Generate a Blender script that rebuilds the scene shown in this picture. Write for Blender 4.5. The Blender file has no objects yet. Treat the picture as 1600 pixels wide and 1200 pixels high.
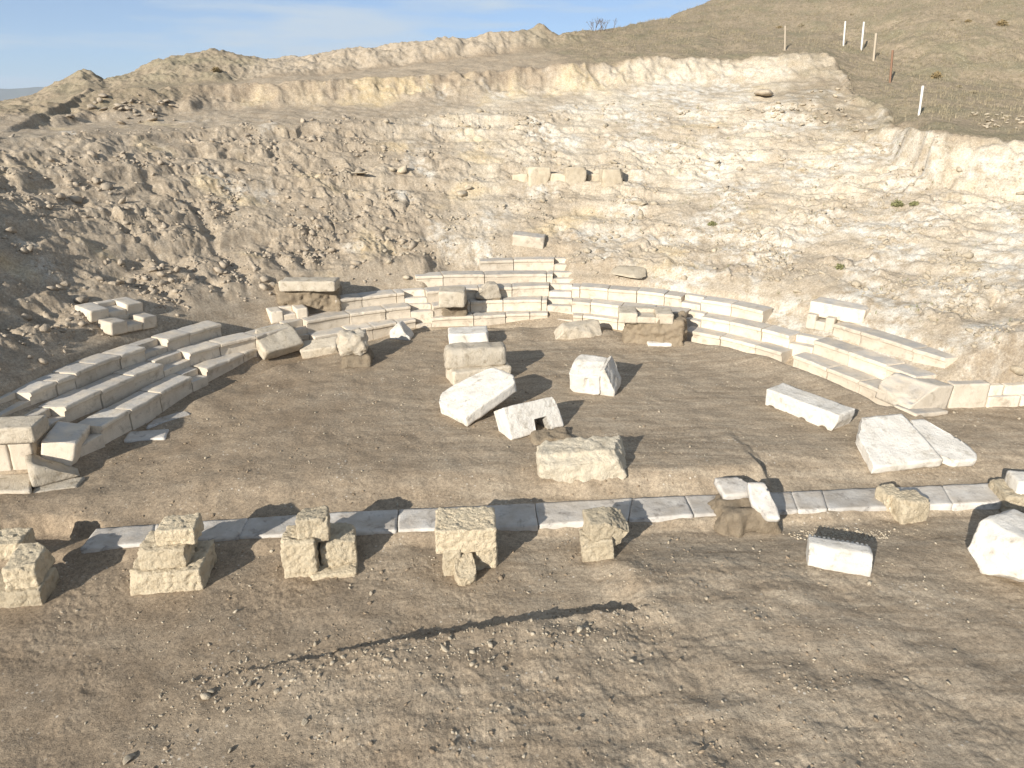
import bpy, bmesh, math, random
import numpy as np
from concurrent.futures import ThreadPoolExecutor
from mathutils import Vector, Matrix
PI = math.pi
C = bpy.context.scene.collection
scene = bpy.context.scene
# ------------------------------------------------------------------ camera
FPX, HZ, CAMH = 1111.0, 170.0, 6.5
PITCH = math.atan((600 - HZ) / FPX)
cd = bpy.data.cameras.new('camera'); cam = bpy.data.objects.new('camera', cd); C.objects.link(cam)
cam.location = (0, 0, CAMH); cam.rotation_euler = (PI / 2 - PITCH, 0, 0)
cd.sensor_fit = 'HORIZONTAL'; cd.sensor_width = 36; cd.lens = 36 * FPX / 1600
cd.clip_start = 0.1; cd.clip_end = 30000
scene.camera = cam
# ------------------------------------------------------------------ light
SUN_AZ = math.radians(213.0); SUN_EL = math.radians(21.5)     # the sun stands behind and left of the camera
w = bpy.data.worlds.new('World'); scene.world = w; w.use_nodes = True
nt = w.node_tree; bg = nt.nodes['Background']
sky = nt.nodes.new('ShaderNodeTexSky'); sky.sky_type = 'NISHITA'; sky.sun_disc = False
sky.sun_elevation = SUN_EL; sky.sun_rotation = SUN_AZ
sky.altitude = 900; sky.air_density = 0.7; sky.dust_density = 0.15; sky.ozone_density = 4.0
tc = nt.nodes.new('ShaderNodeTexCoord'); mp = nt.nodes.new('ShaderNodeMapping'); mp.inputs['Scale'].default_value = (2.0, 2.0, 16.0)
mp.inputs['Rotation'].default_value = (0.06, 0.1, 0)
cn = nt.nodes.new('ShaderNodeTexNoise'); cn.inputs['Scale'].default_value = 1.7; cn.inputs['Detail'].default_value = 7; cn.inputs['Roughness'].default_value = 0.55
cr = nt.nodes.new('ShaderNodeValToRGB'); cr.color_ramp.elements[0].position = 0.47; cr.color_ramp.elements[1].position = 0.64
cr.color_ramp.elements[0].color = (0.26, 0.26, 0.26, 1); cr.color_ramp.elements[1].color = (0.88, 0.88, 0.88, 1)
mx = nt.nodes.new('ShaderNodeMixRGB'); mx.inputs[2].default_value = (5.0, 5.7, 6.3, 1)
L = nt.links.new
L(tc.outputs['Generated'], mp.inputs[0]); L(mp.outputs[0], cn.inputs['Vector']); L(cn.outputs['Fac'], cr.inputs[0])
L(cr.outputs[0], mx.inputs[0]); L(sky.outputs[0], mx.inputs[1]); L(mx.outputs[0], bg.inputs[0])
bg.inputs[1].default_value = 0.075
sd = bpy.data.lights.new('sun', 'SUN'); sd.energy = 4.6; sd.angle = math.radians(0.53); sd.color = (1.0, 0.945, 0.86)
so = bpy.data.objects.new('sun', sd); C.objects.link(so)
SUNV = Vector((math.sin(SUN_AZ) * math.cos(SUN_EL), math.cos(SUN_AZ) * math.cos(SUN_EL), math.sin(SUN_EL)))
so.rotation_euler = SUNV.to_track_quat('Z', 'Y').to_euler(); so.location = SUNV * 60
scene.view_settings.view_transform = 'Standard'; scene.view_settings.look = 'None'
scene.view_settings.exposure = 0.80; scene.view_settings.gamma = 1.0

# ------------------------------------------------------------------ noise helpers (numpy)
def _h2(i, j, s):
    i = np.asarray(i, np.int64); j = np.asarray(j, np.int64); h = (i * 374761393 + j * 668265263 + s * 1442695041) & 0x7fffffff
    h = ((h ^ (h >> 13)) * 1274126177) & 0x7fffffff
    return (h ^ (h >> 16)) & 0xffff
_CT = np.cos(np.arange(65536) * (2 * PI / 65536)); _ST = np.sin(np.arange(65536) * (2 * PI / 65536))
def pn(x, y, s=0):
    """2-D gradient noise, about -0.7..0.7"""
    x = np.asarray(x, float); y = np.asarray(y, float)
    xi = np.floor(x); yi = np.floor(y); fx = x - xi; fy = y - yi
    ix = xi.astype(np.int64); iy = yi.astype(np.int64)
    u = fx * fx * fx * (fx * (fx * 6 - 15) + 10); v = fy * fy * fy * (fy * (fy * 6 - 15) + 10)
    def g(di, dj):
        h = _h2(ix + di, iy + dj, s)
        return _CT[h] * (fx - di) + _ST[h] * (fy - dj)
    a = g(0, 0); b = g(1, 0); c = g(0, 1); d = g(1, 1)
    return (a + u * (b - a)) * (1 - v) + (c + u * (d - c)) * v
def fbm(x, y, o=4, s=0, gain=0.5):
    r = 0; a = 1; f = 1
    for k in range(o):
        r = r + a * pn(np.asarray(x) * f + 17.3 * k, np.asarray(y) * f - 9.1 * k, s + k); a *= gain; f *= 2.03
    return r
def billow(x, y, o=4, s=0, gain=0.5):
    r = 0; a = 1; f = 1
    for k in range(o):
        r = r + a * (1 - 2.2 * np.abs(pn(np.asarray(x) * f + 7.7 * k, np.asarray(y) * f + 3.1 * k, s + k))); a *= gain; f *= 2.1
    return r / 1.6
def worley(x, y, s=0):
    """cell noise: distance to the nearest point, gap to the second nearest, random value of the cell"""
    xi = np.floor(x); yi = np.floor(y); d1 = np.full(np.shape(x), 9.0); d2 = d1.copy(); val = np.zeros(np.shape(x))
    for di in (-1, 0, 1):
        for dj in (-1, 0, 1):
            h = _h2(xi + di, yi + dj, s); k = _h2(xi + di, yi + dj, s + 77)
            d = np.hypot(xi + di + h / 65536. - x, yi + dj + k / 65536. - y); nr = d < d1
            d2 = np.where(nr, d1, np.minimum(d2, d)); val = np.where(nr, ((h * 31 + k * 17) & 1023) / 1023., val); d1 = np.where(nr, d, d1)
    return d1, d2 - d1, val
def n3(p, s=0):
    """3-D value noise on an (n,3) array, -1..1"""
    i = np.floor(p); f = p - i; u = f * f * (3 - 2 * f); i = i.astype(np.int64)
    def hh(dx, dy, dz):
        h = ((i[:, 0] + dx) * 374761393 + (i[:, 1] + dy) * 668265263 + (i[:, 2] + dz) * 2147483647 // 7 * 3 + s * 97531) & 0x7fffffff
        h = ((h ^ (h >> 13)) * 1274126177) & 0x7fffffff
        return ((h ^ (h >> 16)) & 0xffff) / 32767.5 - 1
    def lx(dy, dz):
        a = hh(0, dy, dz); return a + u[:, 0] * (hh(1, dy, dz) - a)
    a = lx(0, 0); a = a + u[:, 1] * (lx(1, 0) - a); b = lx(0, 1); b = b + u[:, 1] * (lx(1, 1) - b)
    return a + u[:, 2] * (b - a)
def fb3(p, o=3, s=0):
    r = 0; a = 1
    for k in range(o): r = r + a * n3(p * (2.07 ** k) + 11.3 * k, s + k); a *= .5
    return r
def sstep(e0, e1, x):
    t = np.clip((np.asarray(x, float) - e0) / (e1 - e0), 0, 1); return t * t * (3 - 2 * t)

# ------------------------------------------------------------------ from the photograph's pixels to points in the place
cP, sP = math.cos(PITCH), math.sin(PITCH)
def ray(px, py):
    u = (px - 800) / FPX; v = (py - 600) / FPX
    return np.array([u, cP - v * sP, -(sP + v * cP)])
def at(px, py, z):
    r = ray(px, py); return np.array([0, 0, CAMH]) + r * ((z - CAMH) / r[2])
def atY(px, py, Y):
    r = ray(px, py); return np.array([0, 0, CAMH]) + r * (Y / r[1])

# ------------------------------------------------------------------ terrain
CX, CY, R1 = 0.25, 13.0, 8.85
ROWZ = [0, .36, .72, 1.06, 1.36, 1.66, 1.96, 2.26]
def feat(pts):
    q = np.array([atY(*p) for p in pts]); a = q[:, 0] / q[:, 1]; o = np.argsort(a); return a[o], q[o, 1], q[o, 2]
# feature lines seen across the hillside (x, y in the photograph, distance)
F2 = feat([(-250,225,19),(0,215,23.5),(150,212,25.5),(330,205,28.6),(560,190,31.6),(700,184,33.2),(900,174,34.5),(1100,167,34.8),(1180,162,34.4),(1290,165,33),(1340,192,30.8),(1390,238,27.6),(1450,300,24),(1600,305,22.5),(1850,310,20)])
F3 = feat([(-250,200,23),(0,201,26),(60,200,27),(150,190,29),(240,182,30.5),(330,168,33),(600,158,35.4),(850,142,37.4),(1030,128,38.2),(1130,124,38.2),(1285,116,37.0),(1308,120,36.4),(1340,157,33.4),(1390,212,28.7),(1450,245,24.6),(1600,262,23.2),(1850,270,20.6)])
F4 = feat([(-250,194,24),(0,196,27),(60,188,28.5),(150,150,31.5),(240,146,32.5),(330,141,33.8),(600,130,36.2),(850,111,38.2),(1030,96,39.2),(1130,99,39.4),(1285,90,38.2),(1308,113,36.9),(1340,152,33.8),(1390,205,29.2),(1450,217,25.2),(1600,232,23.8),(1850,245,21.2)])
F5 = feat([(-250,190,28),(0,180,32),(60,165,34),(125,140,36),(165,139,36.5),(330,128,38),(500,116,41),(750,88,44),(860,72,46),(920,66,46.5),(1000,58,48),(1115,40,52),(1300,50,48),(1450,120,38),(1600,140,36),(1850,150,33)])
F6 = feat([(-250,186,32),(0,166,36),(50,154,37.5),(90,132,38.5),(130,115,39),(150,117,39.2),(168,131,40),(195,121,41),(240,101,41.6),(280,92,42),(330,84,42.4),(380,90,42.8),(430,96,43.2),(480,92,43.6),(520,85,44),(580,76,44.6),(660,70,45.4),(740,58,46),(815,55,47),(835,41,47.4),(852,52,47.6),(872,58,48.5),(920,49,51),(1000,38,55),(1060,22,59),(1115,0,63),(1200,-38,68),(1350,-95,72),(1600,-150,74),(1850,-160,72)])
def hill(X, Y, rho, cone):
    """height beyond the seat rows"""
    nw = fbm(X * .55, Y * .55, 4, 131); Y = Y + .55 * nw * sstep(11.3, 14, rho); X = X + .7 * fbm(X * .4, Y * .4, 3, 135) * sstep(11.3, 14, rho)
    a = np.clip(X / np.maximum(Y, .5), -1.0, 1.0)
    g = lambda F, k: np.interp(a, F[0], F[k])
    Y2, z2, Y3, z3, Y4, z4, Y5, z5, Y6, z6 = [g(F, k) for F in (F2, F3, F4, F5, F6) for k in (1, 2)]
    X2 = a * Y2; rho2 = np.hypot(X2 - CX, Y2 - CY); c2 = 1.42 + .48 * (rho2 - 11.3)
    t = np.clip((rho - 11.3) / np.maximum(rho2 - 11.3, .1), 0, 1)
    za = cone + t * (z2 - c2)
    z = np.where(Y < Y2, za, z2 + (z3 - z2) * np.clip((Y - Y2) / (Y3 - Y2), 0, 1))
    z = np.where(Y > Y3, z3 + (z4 - z3) * np.clip((Y - Y3) / (Y4 - Y3), 0, 1), z)
    z = np.where(Y > Y4, z4 + (z5 - z4) * np.clip((Y - Y4) / (Y5 - Y4), 0, 1), z)
    t6 = np.clip((Y - Y5) / (Y6 - Y5), 0, 1)
    z = np.where(Y > Y5, z5 + (z6 - z5) * (t6 * (1.25 - .25 * t6)), z)
    z = np.where(Y > Y6, z6 - .30 * np.clip(Y - Y6 - .6, 0, None) - 0.0, z)
    return z, Y2, Y3, Y4, Y5, Y6
SA, SB = at(150, 841, -.25)[:2], at(1560, 769, -.25)[:2]            # centre line of the white slab strip
SD = (SB - SA) / np.hypot(*(SB - SA)); SN = np.array([-SD[1], SD[0]])
E1, E2 = at(330, 1045, -.35)[:2], at(960, 962, -.35)[:2]            # spoil edge in the foreground
ED = (E2 - E1) / np.hypot(*(E2 - E1)); EN = np.array([-ED[1], ED[0]])
PITC = at(70, 832, -.3)[:2]
PADS = []
RUTS = [(at(60, 1195, -.4)[:2], at(420, 950, -.4)[:2]), (at(190, 1198, -.4)[:2], at(505, 965, -.4)[:2])]
TA, TB = atY(40, 205, 26.0)[:2], atY(152, 147, 32.0)[:2]; TL = float(np.hypot(*(TB - TA))); TD = (TB - TA) / TL; TN = np.array([-TD[1], TD[0]])   # cut edge on the far left
def terrain(X, Y, detail=True):
    X = np.asarray(X, float); Y = np.asarray(Y, float)
    wx = .5 * fbm(X * .5, Y * .5, 2, 91); wy = .5 * fbm(X * .5, Y * .5, 2, 92)
    rho = np.hypot(X - CX, Y - CY)
    # --- floor
    q = (X - SA[0]) * SN[0] + (Y - SA[1]) * SN[1]; al = (X - SA[0]) * SD[0] + (Y - SA[1]) * SD[1]
    qn = q + .10 * fbm(X * 1.3, Y * 1.3, 3, 5)
    bank = sstep(7.6, 8.6, al) * (1 - sstep(11.9, 12.15, al + .12 * fbm(X * 3, Y * 3, 2, 8)))
    fl = np.where(al > 0, 1, 1) * (-.27 + .27 * sstep(.32, 1.5, qn))
    fl = fl * (1 - bank) + bank * (-.27 + .38 * sstep(.38, .95, qn) - .10 * sstep(1.0, 3.0, qn))
    fl = fl - .13 * sstep(.25, .55, -qn)
    fl = fl + .17 * sstep(6.6, 8.6, rho) * sstep(13.5, 17, Y) * (.8 + .6 * fbm(X * .8, Y * .8, 2, 55))
    fl = fl - .20 * sstep(-3.2, -6.0, X) * sstep(5.5, 8, rho) * sstep(10.6, 12, Y)
    dpit = np.hypot((X - PITC[0]) / 1.0, (Y - PITC[1]) / .45); fl = fl - .26 * (1 - sstep(.6, 1.0, dpit + .2 * fbm(X * 2, Y * 2, 2, 6)))
    e = (X - E1[0]) * EN[0] + (Y - E1[1]) * EN[1]; ea = (X - E1[0]) * ED[0] + (Y - E1[1]) * ED[1]
    el = np.hypot(*(E2 - E1))
    en = e + .11 * fbm(X * 1.6, Y * 1.6, 3, 15) + .06 * fbm(X * 6, Y * 6, 3, 16, .65)
    ht = .22 * sstep(-.5, 3.4, ea) * (1 + .3 * fbm(X * 1.2, Y * 1.2, 2, 19))
    near = sstep(0, .10, -en); rgt = sstep(el - .05, el + .6, ea + .08 * fbm(X * 2, Y * 2, 3, 17)) * (1 - sstep(-2.0, -.7, q)); up = np.maximum(near, rgt)
    fl = fl + ht * up * (1 - .5 * sstep(el + 1.5, el + 6, ea))
    right = sstep(-1, 3, X) * (1 - sstep(8.5, 9.5, Y))
    # --- seats and slope
    cone = np.where(rho < 11.3, -.10 + .62 * (rho - R1), 1.42 + .48 * (rho - 11.3))
    cone = cone + .16 * sstep(R1 + 1.70, R1 + 1.85, rho) * (1 - sstep(11.2, 13, rho)) * (1 - sstep(-2.6, -2.2, X) * (1 - sstep(1.7, 2.1, X)))
    cut = 12.3 + .15 * (X + 8.7)
    cutL = np.where(X < -10.6, 12.3 - 1.0 * (-10.6 - X), cut); cutL = np.maximum(cutL, 6.5)
    inS = sstep(0, .35, Y - cutL) * sstep(R1 - .5, R1 + .05, rho)
    hz, Y2, Y3, Y4, Y5, Y6 = hill(X, Y, rho, cone)
    leftm = sstep(11.0, 14.5, -X) * (1 - sstep(15.5, 22, Y))
    hz = hz + .75 * leftm
    z = fl * (1 - inS) + np.maximum(hz, fl - .3) * inS
    ctr = sstep(-3.0, -2.6, X) * (1 - sstep(1.7, 2.0, X)); z = z - ctr * .34 * sstep(10.2, 10.6, rho) * (1 - sstep(11.65, 12.4, rho))
    z = z + .14 * sstep(7.6, 8.7, rho) * (1 - sstep(8.9, 9.1, rho)) * sstep(4.2, 6.2, X) * sstep(13.2, 14.5, Y) * (1 - inS)
    tsd = (X - TA[0]) * TN[0] + (Y - TA[1]) * TN[1]; tal = ((X - TA[0]) * TD[0] + (Y - TA[1]) * TD[1]) / TL
    z = z + .22 * sstep(0, .22, tsd + .15 * fbm(X * .8, Y * .8, 3, 171)) * (1 - sstep(2.0, 7, tsd)) * sstep(-.25, .05, tal) * (1 - sstep(.95, 1.15, tal))
    if not detail: return z
    pad = 1.0
    for px_, py_, pr_ in PADS: pad = pad * (1 - np.exp(-((X - px_) ** 2 + (Y - py_) ** 2) / pr_ ** 2))
    # --- roughness
    slope = inS * pad * sstep(R1 + 1.8, R1 + 2.7, rho) * (1 - sstep(-.6, .5, Y - Y2))
    cut_face = inS * sstep(-.5, .1, Y - Y3) * (1 - sstep(.2, .9, Y - Y4))
    bermm = inS * sstep(-.5, .6, Y - Y5) * (1 - sstep(0, 2.5, Y - Y6)) * (1 - sstep(4.0, 5.0, X))
    bench = inS * sstep(-.6, .5, Y - Y2) * (1 - sstep(-.5, .2, Y - Y3))
    grass = inS * sstep(0, 1, Y - Y4) * sstep(1.0, 6.0, X)
    azf = np.arctan2(X - CX, Y - CY) * 14; nwv = pn(X * .3, Y * .3, 207)
    lf = sstep(-2, -10, X) if False else 1 - sstep(-9, 0, X)
    big = billow(X * .42 + wx, Y * .42 + wy, 5, 21, .52)
    mid = billow(X * 1.7 + .4 * wx, Y * 1.7, 5, 31, .6); z = z + slope * ((.11 + .07 * lf) * big + (.06 + .04 * lf) * mid * sstep(-.5, .3, fbm(X * .5, Y * .5, 3, 33)) - .06)
    # limestone ledges: stepped strata
    zz = z * 1.9 + .5 * fbm(X * .35, Y * .35, 3, 41)
    fr = zz - np.floor(zz); st = (np.floor(zz) + sstep(.55, .95, fr)) - zz
    led = slope * sstep(-.20, .30, fbm(X * .23, Y * .23, 2, 43) + .35 * sstep(13, 18, rho) - .05 * lf)
    z = z + led * (.22 + .12 * lf) * st / 1.9
    zz2 = z * 5.5 + .8 * fbm(X * .8, Y * .8, 3, 44); fr2 = zz2 - np.floor(zz2); st2 = (np.floor(zz2) + sstep(.5, .95, fr2)) - zz2
    z = z + (led * .28 + cut_face * .3 + bench * .15) * st2 / 5.5
    fs = (rho - 11.5 + .45 * nwv + .12 * wx) / 1.15; fsr = fs - np.floor(fs)
    z = z + slope * .34 * (np.floor(fs) + sstep(.45, .92, fsr) - fs) * sstep(-.25, .25, fbm(azf * .16, np.floor(fs) * 3.7, 3, 208)) * (1 - .35 * sstep(2, 8, X))
    wa = azf * 1.0 + .35 * pn(X * 1.1, Y * 1.1, 201); wb = rho + .3 * pn(X * 1.1, Y * 1.1, 202)
    rk = .8 * slope * sstep(.06, .40, fbm(X * .38, Y * .38, 4, 203, .55) + .12 * sstep(13, 17, rho) + .16 * np.exp(-((rho - 12.9 - .6 * nwv) / .35) ** 2) - .02 * lf)
    d1, dg, cv = worley(wa * 1.15, wb * 2.4, 204); z = z + rk * (.20 * (cv - .35) + .10 * np.clip(dg, 0, .25) / .25 - .05)
    d1, dg, cv = worley(wa * 3.3, wb * 6.0, 205); z = z + (.28 * slope + .65 * rk + .3 * cut_face) * (.085 * (cv - .4) + .03 * np.clip(dg, 0, .25) / .25)
    d1, dg, cv = worley(X * 9 + wx, Y * 9, 206); z = z + (.5 * slope + .4 * cut_face + .5 * bermm + .25 * bench) * .035 * (cv - .4)
    gul = np.abs(pn(azf * .55 + .6 * wx, rho * .16, 61)); z = z - slope * (1 - sstep(12, 19, rho) * .4) * .10 * (1 - sstep(0, .16, gul)) * (.4 + lf)
    z = z + cut_face * (.16 * billow(X * 1.1, Y * 1.1, 4, 51) + .10 * billow(azf * 1.7, rho * .3, 3, 52))
    z = z + bermm * (.30 * billow(X * .55, Y * .55, 4, 71, .6) - .12) + bench * .06 * fbm(X * .9, Y * .9, 4, 73)
    z = z + inS * sstep(0, 1, Y - Y4) * .10 * fbm(X * .5, Y * .5, 5, 75, .55)
    z = z + .012 * (1 - inS) * fbm(X * 2.0, Y * 2.0, 2, 81) * 2
    for (ra, rb) in RUTS:
        rd = (rb - ra) / np.hypot(*(rb - ra)); dd = (X - ra[0]) * -rd[1] + (Y - ra[1]) * rd[0] + .10 * fbm(X * .8, Y * .8, 2, 209); la = (X - ra[0]) * rd[0] + (Y - ra[1]) * rd[1]
        z = z - (.028 * np.exp(-(dd / .11) ** 2) - .014 * np.exp(-((np.abs(dd) - .22) / .08) ** 2)) * sstep(0, .8, la) * (1 - sstep(3.2, 4.6, la)) * (.6 + .8 * fbm(X * 2, Y * 2, 2, 210))
    clod = fbm(X * 9, Y * 9, 4, 83, .6) * sstep(-.35, .45, fbm(X * .7, Y * .7, 3, 88))
    z = z + (1 - inS) * (.008 + .008 * sstep(10.5, 9, Y)) * clod + (1 - inS) * .03 * fbm(X * .9, Y * .9, 3, 89)
    strk = fbm((X + .55 * Y) * 1.1 + wx * .6, (Y - .28 * X) * 5.5 + wy, 4, 85, .6)
    z = z + (1 - inS) * .011 * right * strk * sstep(-.3, .3, fbm(X * .5, Y * .5, 2, 90))
    z = z + (1 - inS) * .022 * up * sstep(.3, 2, ea) * np.maximum(billow(X * 3.2, Y * 3.2, 4, 87, .6), -.2) * (1 - .8 * sstep(el, el + 1.5, ea))
    return z
def ground_z(x, y, detail=True): return float(terrain(np.array([x]), np.array([y]), detail)[0])
_T = np.concatenate([np.linspace(5, 20, 700), np.linspace(20.02, 85, 1300)])
def onG(px, py, detail=False):
    """the point of the ground that the photograph shows at this pixel"""
    r = ray(px, py); o_ = np.array([0, 0, CAMH]); T = _T
    for dt in ((False, True) if detail else (False,)):
        p = o_[None] + r[None] * T[:, None]; d = p[:, 2] - terrain(p[:, 0], p[:, 1], dt); k = int(np.argmax(d < 0))
        t = T[k - 1] + (T[k] - T[k - 1]) * d[k - 1] / (d[k - 1] - d[k]) if k else T[-1] if d[-1] > 0 else T[0]
        T = np.linspace(max(t - 2.2, 4), t + 2.2, 160)
    return o_ + r * t

# ------------------------------------------------------------------ materials
def mat(name):
    m = bpy.data.materials.new(name); m.use_nodes = True; n = m.node_tree.nodes; b = n['Principled BSDF']
    b.inputs['Roughness'].default_value = .9; b.inputs['Specular IOR Level'].default_value = .15
    return m, n, m.node_tree.links.new, b
def noise(n, l, scale, detail=5, rough=.55, vec=None, dist=0):
    t = n.new('ShaderNodeTexNoise'); t.inputs['Scale'].default_value = scale; t.inputs['Detail'].default_value = detail
    t.inputs['Roughness'].default_value = rough; t.inputs['Distortion'].default_value = dist
    if vec is not None: l(vec, t.inputs['Vector'])
    return t.outputs['Fac']
def ramp(n, l, fac, a, b, ca=(0, 0, 0, 1), cb=(1, 1, 1, 1)):
    r = n.new('ShaderNodeValToRGB'); e = r.color_ramp.elements; e[0].position = a; e[1].position = b; e[0].color = ca; e[1].color = cb
    l(fac, r.inputs[0]); return r.outputs[0]
def mixc(n, l, f, a, b, mode='MIX'):
    m = n.new('ShaderNodeMixRGB'); m.blend_type = mode
    for k, v in ((0, f), (1, a), (2, b)):
        if isinstance(v, (int, float)): m.inputs[k].default_value = v
        elif isinstance(v, tuple): m.inputs[k].default_value = v if len(v) == 4 else v + (1,)
        else: l(v, m.inputs[k])
    return m.outputs[0]
def bump(n, l, b, h, strength, dist):
    k = n.new('ShaderNodeBump'); k.inputs['Strength'].default_value = strength; k.inputs['Distance'].default_value = dist
    l(h, k.inputs['Height']); l(k.outputs[0], b.inputs['Normal']); return k
def mathn(n, l, op, a, b=0.0):
    m = n.new('ShaderNodeMath'); m.operation = op
    for k, v in ((0, a), (1, b)):
        if isinstance(v, (int, float)): m.inputs[k].default_value = v
        else: l(v, m.inputs[k])
    return m.outputs[0]
def stone_mat(name, c0, c1, stain, stain_amt, scale=3.0, bumpd=.012, patina=0.0, patc=(.33, .34, .36)):
    m, n, l, b = mat(name)
    tcn = n.new('ShaderNodeTexCoord'); oi = n.new('ShaderNodeObjectInfo'); va = n.new('ShaderNodeVectorMath'); va.operation = 'ADD'
    mul = n.new('ShaderNodeVectorMath'); mul.operation = 'SCALE'; cx = n.new('ShaderNodeCombineXYZ')
    l(oi.outputs['Random'], cx.inputs[0]); l(oi.outputs['Random'], cx.inputs[1]); l(cx.outputs[0], mul.inputs[0]); mul.inputs['Scale'].default_value = 37
    l(tcn.outputs['Object'], va.inputs[0]); l(mul.outputs[0], va.inputs[1]); v = va.outputs[0]
    a = noise(n, l, scale, 6, .6, v); col = mixc(n, l, ramp(n, l, a, .32, .68), c0, c1)
    s = ramp(n, l, noise(n, l, scale * 1.7, 8, .68, v, .4), .53, .70)
    col = mixc(n, l, mathn(n, l, 'MULTIPLY', s, stain_amt), col, stain)
    if patina:
        g = n.new('ShaderNodeNewGeometry'); sp = n.new('ShaderNodeSeparateXYZ'); l(g.outputs['Normal'], sp.inputs[0])
        up = ramp(n, l, sp.outputs[2], .75, .95); pt = ramp(n, l, noise(n, l, scale * .9, 6, .62, v), .34, .62)
        col = mixc(n, l, mathn(n, l, 'MULTIPLY', mathn(n, l, 'MULTIPLY', up, pt), patina), col, patc)
    tint = mixc(n, l, oi.outputs['Random'], (.80, .79, .77), (1.08, 1.06, 1.02)); col = mixc(n, l, 1.0, col, tint, 'MULTIPLY')
    l(col, b.inputs['Base Color'])
    hh = mathn(n, l, 'ADD', noise(n, l, scale * 6, 8, .68, v), mathn(n, l, 'MULTIPLY', noise(n, l, scale * 30, 4, .6, v), .35))
    bump(n, l, b, hh, .75, bumpd); b.inputs['Roughness'].default_value = .8
    return m
M = {}
M['seat'] = stone_mat('cream_marble', (.68, .605, .50), (.56, .485, .385), (.30, .25, .19), .7, 2.6, .015, .8, (.43, .42, .405))
M['marble'] = stone_mat('white_marble', (.75, .715, .655), (.62, .58, .515), (.33, .285, .22), .75, 2.6, .035, .0)
M['marble_rough'] = stone_mat('rough_marble', (.62, .555, .455), (.49, .425, .33), (.28, .23, .165), .85, 3.6, .05)
M['marble_grey'] = stone_mat('grey_veined_marble', (.66, .63, .585), (.44, .41, .37), (.14, .13, .125), .9, 2.2, .02, .5, (.40, .33, .25))
M['lime'] = stone_mat('yellow_limestone', (.72, .62, .455), (.60, .505, .36), (.30, .235, .155), .6, 4.5, .10)
M['cream_rock'] = stone_mat('cream_limestone', (.86, .77, .61), (.74, .64, .48), (.40, .32, .22), .5, 4.0, .09)
M['limerock'] = stone_mat('pale_limestone', (.56, .49, .38), (.45, .38, .28), (.28, .24, .18), .6, 3.0, .03)
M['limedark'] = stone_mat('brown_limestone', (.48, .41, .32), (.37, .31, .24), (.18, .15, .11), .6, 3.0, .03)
M['clay'] = stone_mat('dried_clay', (.35, .285, .205), (.28, .225, .16), (.19, .15, .11), .6, 5.0, .08)

# ground: masks stored per vertex choose between procedural soils
m, n, l, b = mat('excavated_ground'); M['ground'] = m
at_ = n.new('ShaderNodeAttribute'); at_.attribute_name = 'soil'; spr = n.new('ShaderNodeSeparateColor'); l(at_.outputs['Color'], spr.inputs[0])
at2 = n.new('ShaderNodeAttribute'); at2.attribute_name = 'soil2'; spr2 = n.new('ShaderNodeSeparateColor'); l(at2.outputs['Color'], spr2.inputs[0])
gtc = n.new('ShaderNodeTexCoord'); gv = gtc.outputs['Object']
nA = noise(n, l, .55, 8, .62, gv); nB = noise(n, l, 3.1, 8, .66, gv); nC = noise(n, l, 17, 6, .7, gv); nD = noise(n, l, 70, 3, .6, gv)
dirt = mixc(n, l, ramp(n, l, nA, .36, .64), (.270, .208, .144), (.352, .280, .200))
dirt = mixc(n, l, mathn(n, l, 'MULTIPLY', ramp(n, l, nB, .50, .70), .5), dirt, (.208, .165, .119))
gmap = n.new('ShaderNodeMapping'); gmap.inputs['Rotation'].default_value = (0, 0, .32); gmap.inputs['Scale'].default_value = (.55, 3.2, 1); l(gv, gmap.inputs[0])
nS = noise(n, l, 1.5, 8, .66, gmap.outputs[0], .3)
damp = mixc(n, l, ramp(n, l, nS, .38, .62), (.300, .240, .172), (.425, .352, .262))
col = mixc(n, l, spr2.outputs[0], dirt, damp)                          # rain-washed silt, right and centre
marl = mixc(n, l, ramp(n, l, nB, .35, .66), (.485, .42, .32), (.66, .59, .48))
brown = mixc(n, l, ramp(n, l, nB, .36, .66), (.305, .245, .178), (.415, .345, .26))
col = mixc(n, l, spr.outputs[1], col, brown)
col = mixc(n, l, spr.outputs[0], col, marl)
ochre = mixc(n, l, ramp(n, l, nB, .36, .66), (.50, .39, .23), (.61, .51, .345))
col = mixc(n, l, spr.outputs[2], col, ochre)
gr = mixc(n, l, ramp(n, l, nB, .36, .62), (.36, .29, .21), (.265, .22, .155)); gr = mixc(n, l, mathn(n, l, 'MULTIPLY', ramp(n, l, nA, .46, .64), .8), gr, (.225, .205, .135)); gr = mixc(n, l, ramp(n, l, noise(n, l, 6.5, 6, .7, gv), .5, .66), gr, (.20, .17, .105))
col = mixc(n, l, spr2.outputs[1], col, gr)
col = mixc(n, l, mathn(n, l, 'MULTIPLY', spr2.outputs[2], ramp(n, l, nB, .40, .6)), col, (.60, .565, .495))   # pale limestone showing through
fine = mixc(n, l, 1.0, ramp(n, l, nC, .30, .70, (.62, .61, .60, 1), (1.28, 1.26, 1.22, 1)), ramp(n, l, nD, .34, .66, (.74, .74, .74, 1), (1.18, 1.18, 1.18, 1)), 'MULTIPLY')
col = mixc(n, l, 1.0, col, fine, 'MULTIPLY')
vor = n.new('ShaderNodeTexVoronoi'); vor.inputs['Scale'].default_value = 9; l(gv, vor.inputs['Vector'])
fleck = mathn(n, l, 'MULTIPLY', ramp(n, l, vor.outputs['Distance'], .13, .19, (1, 1, 1, 1), (0, 0, 0, 1)), ramp(n, l, noise(n, l, 1.1, 4, .6, gv), .5, .62))
col = mixc(n, l, mathn(n, l, 'MULTIPLY', fleck, .85), col, (.55, .49, .40))
l(col, b.inputs['Base Color']); b.inputs['Roughness'].default_value = .95; b.inputs['Specular IOR Level'].default_value = .05
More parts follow.
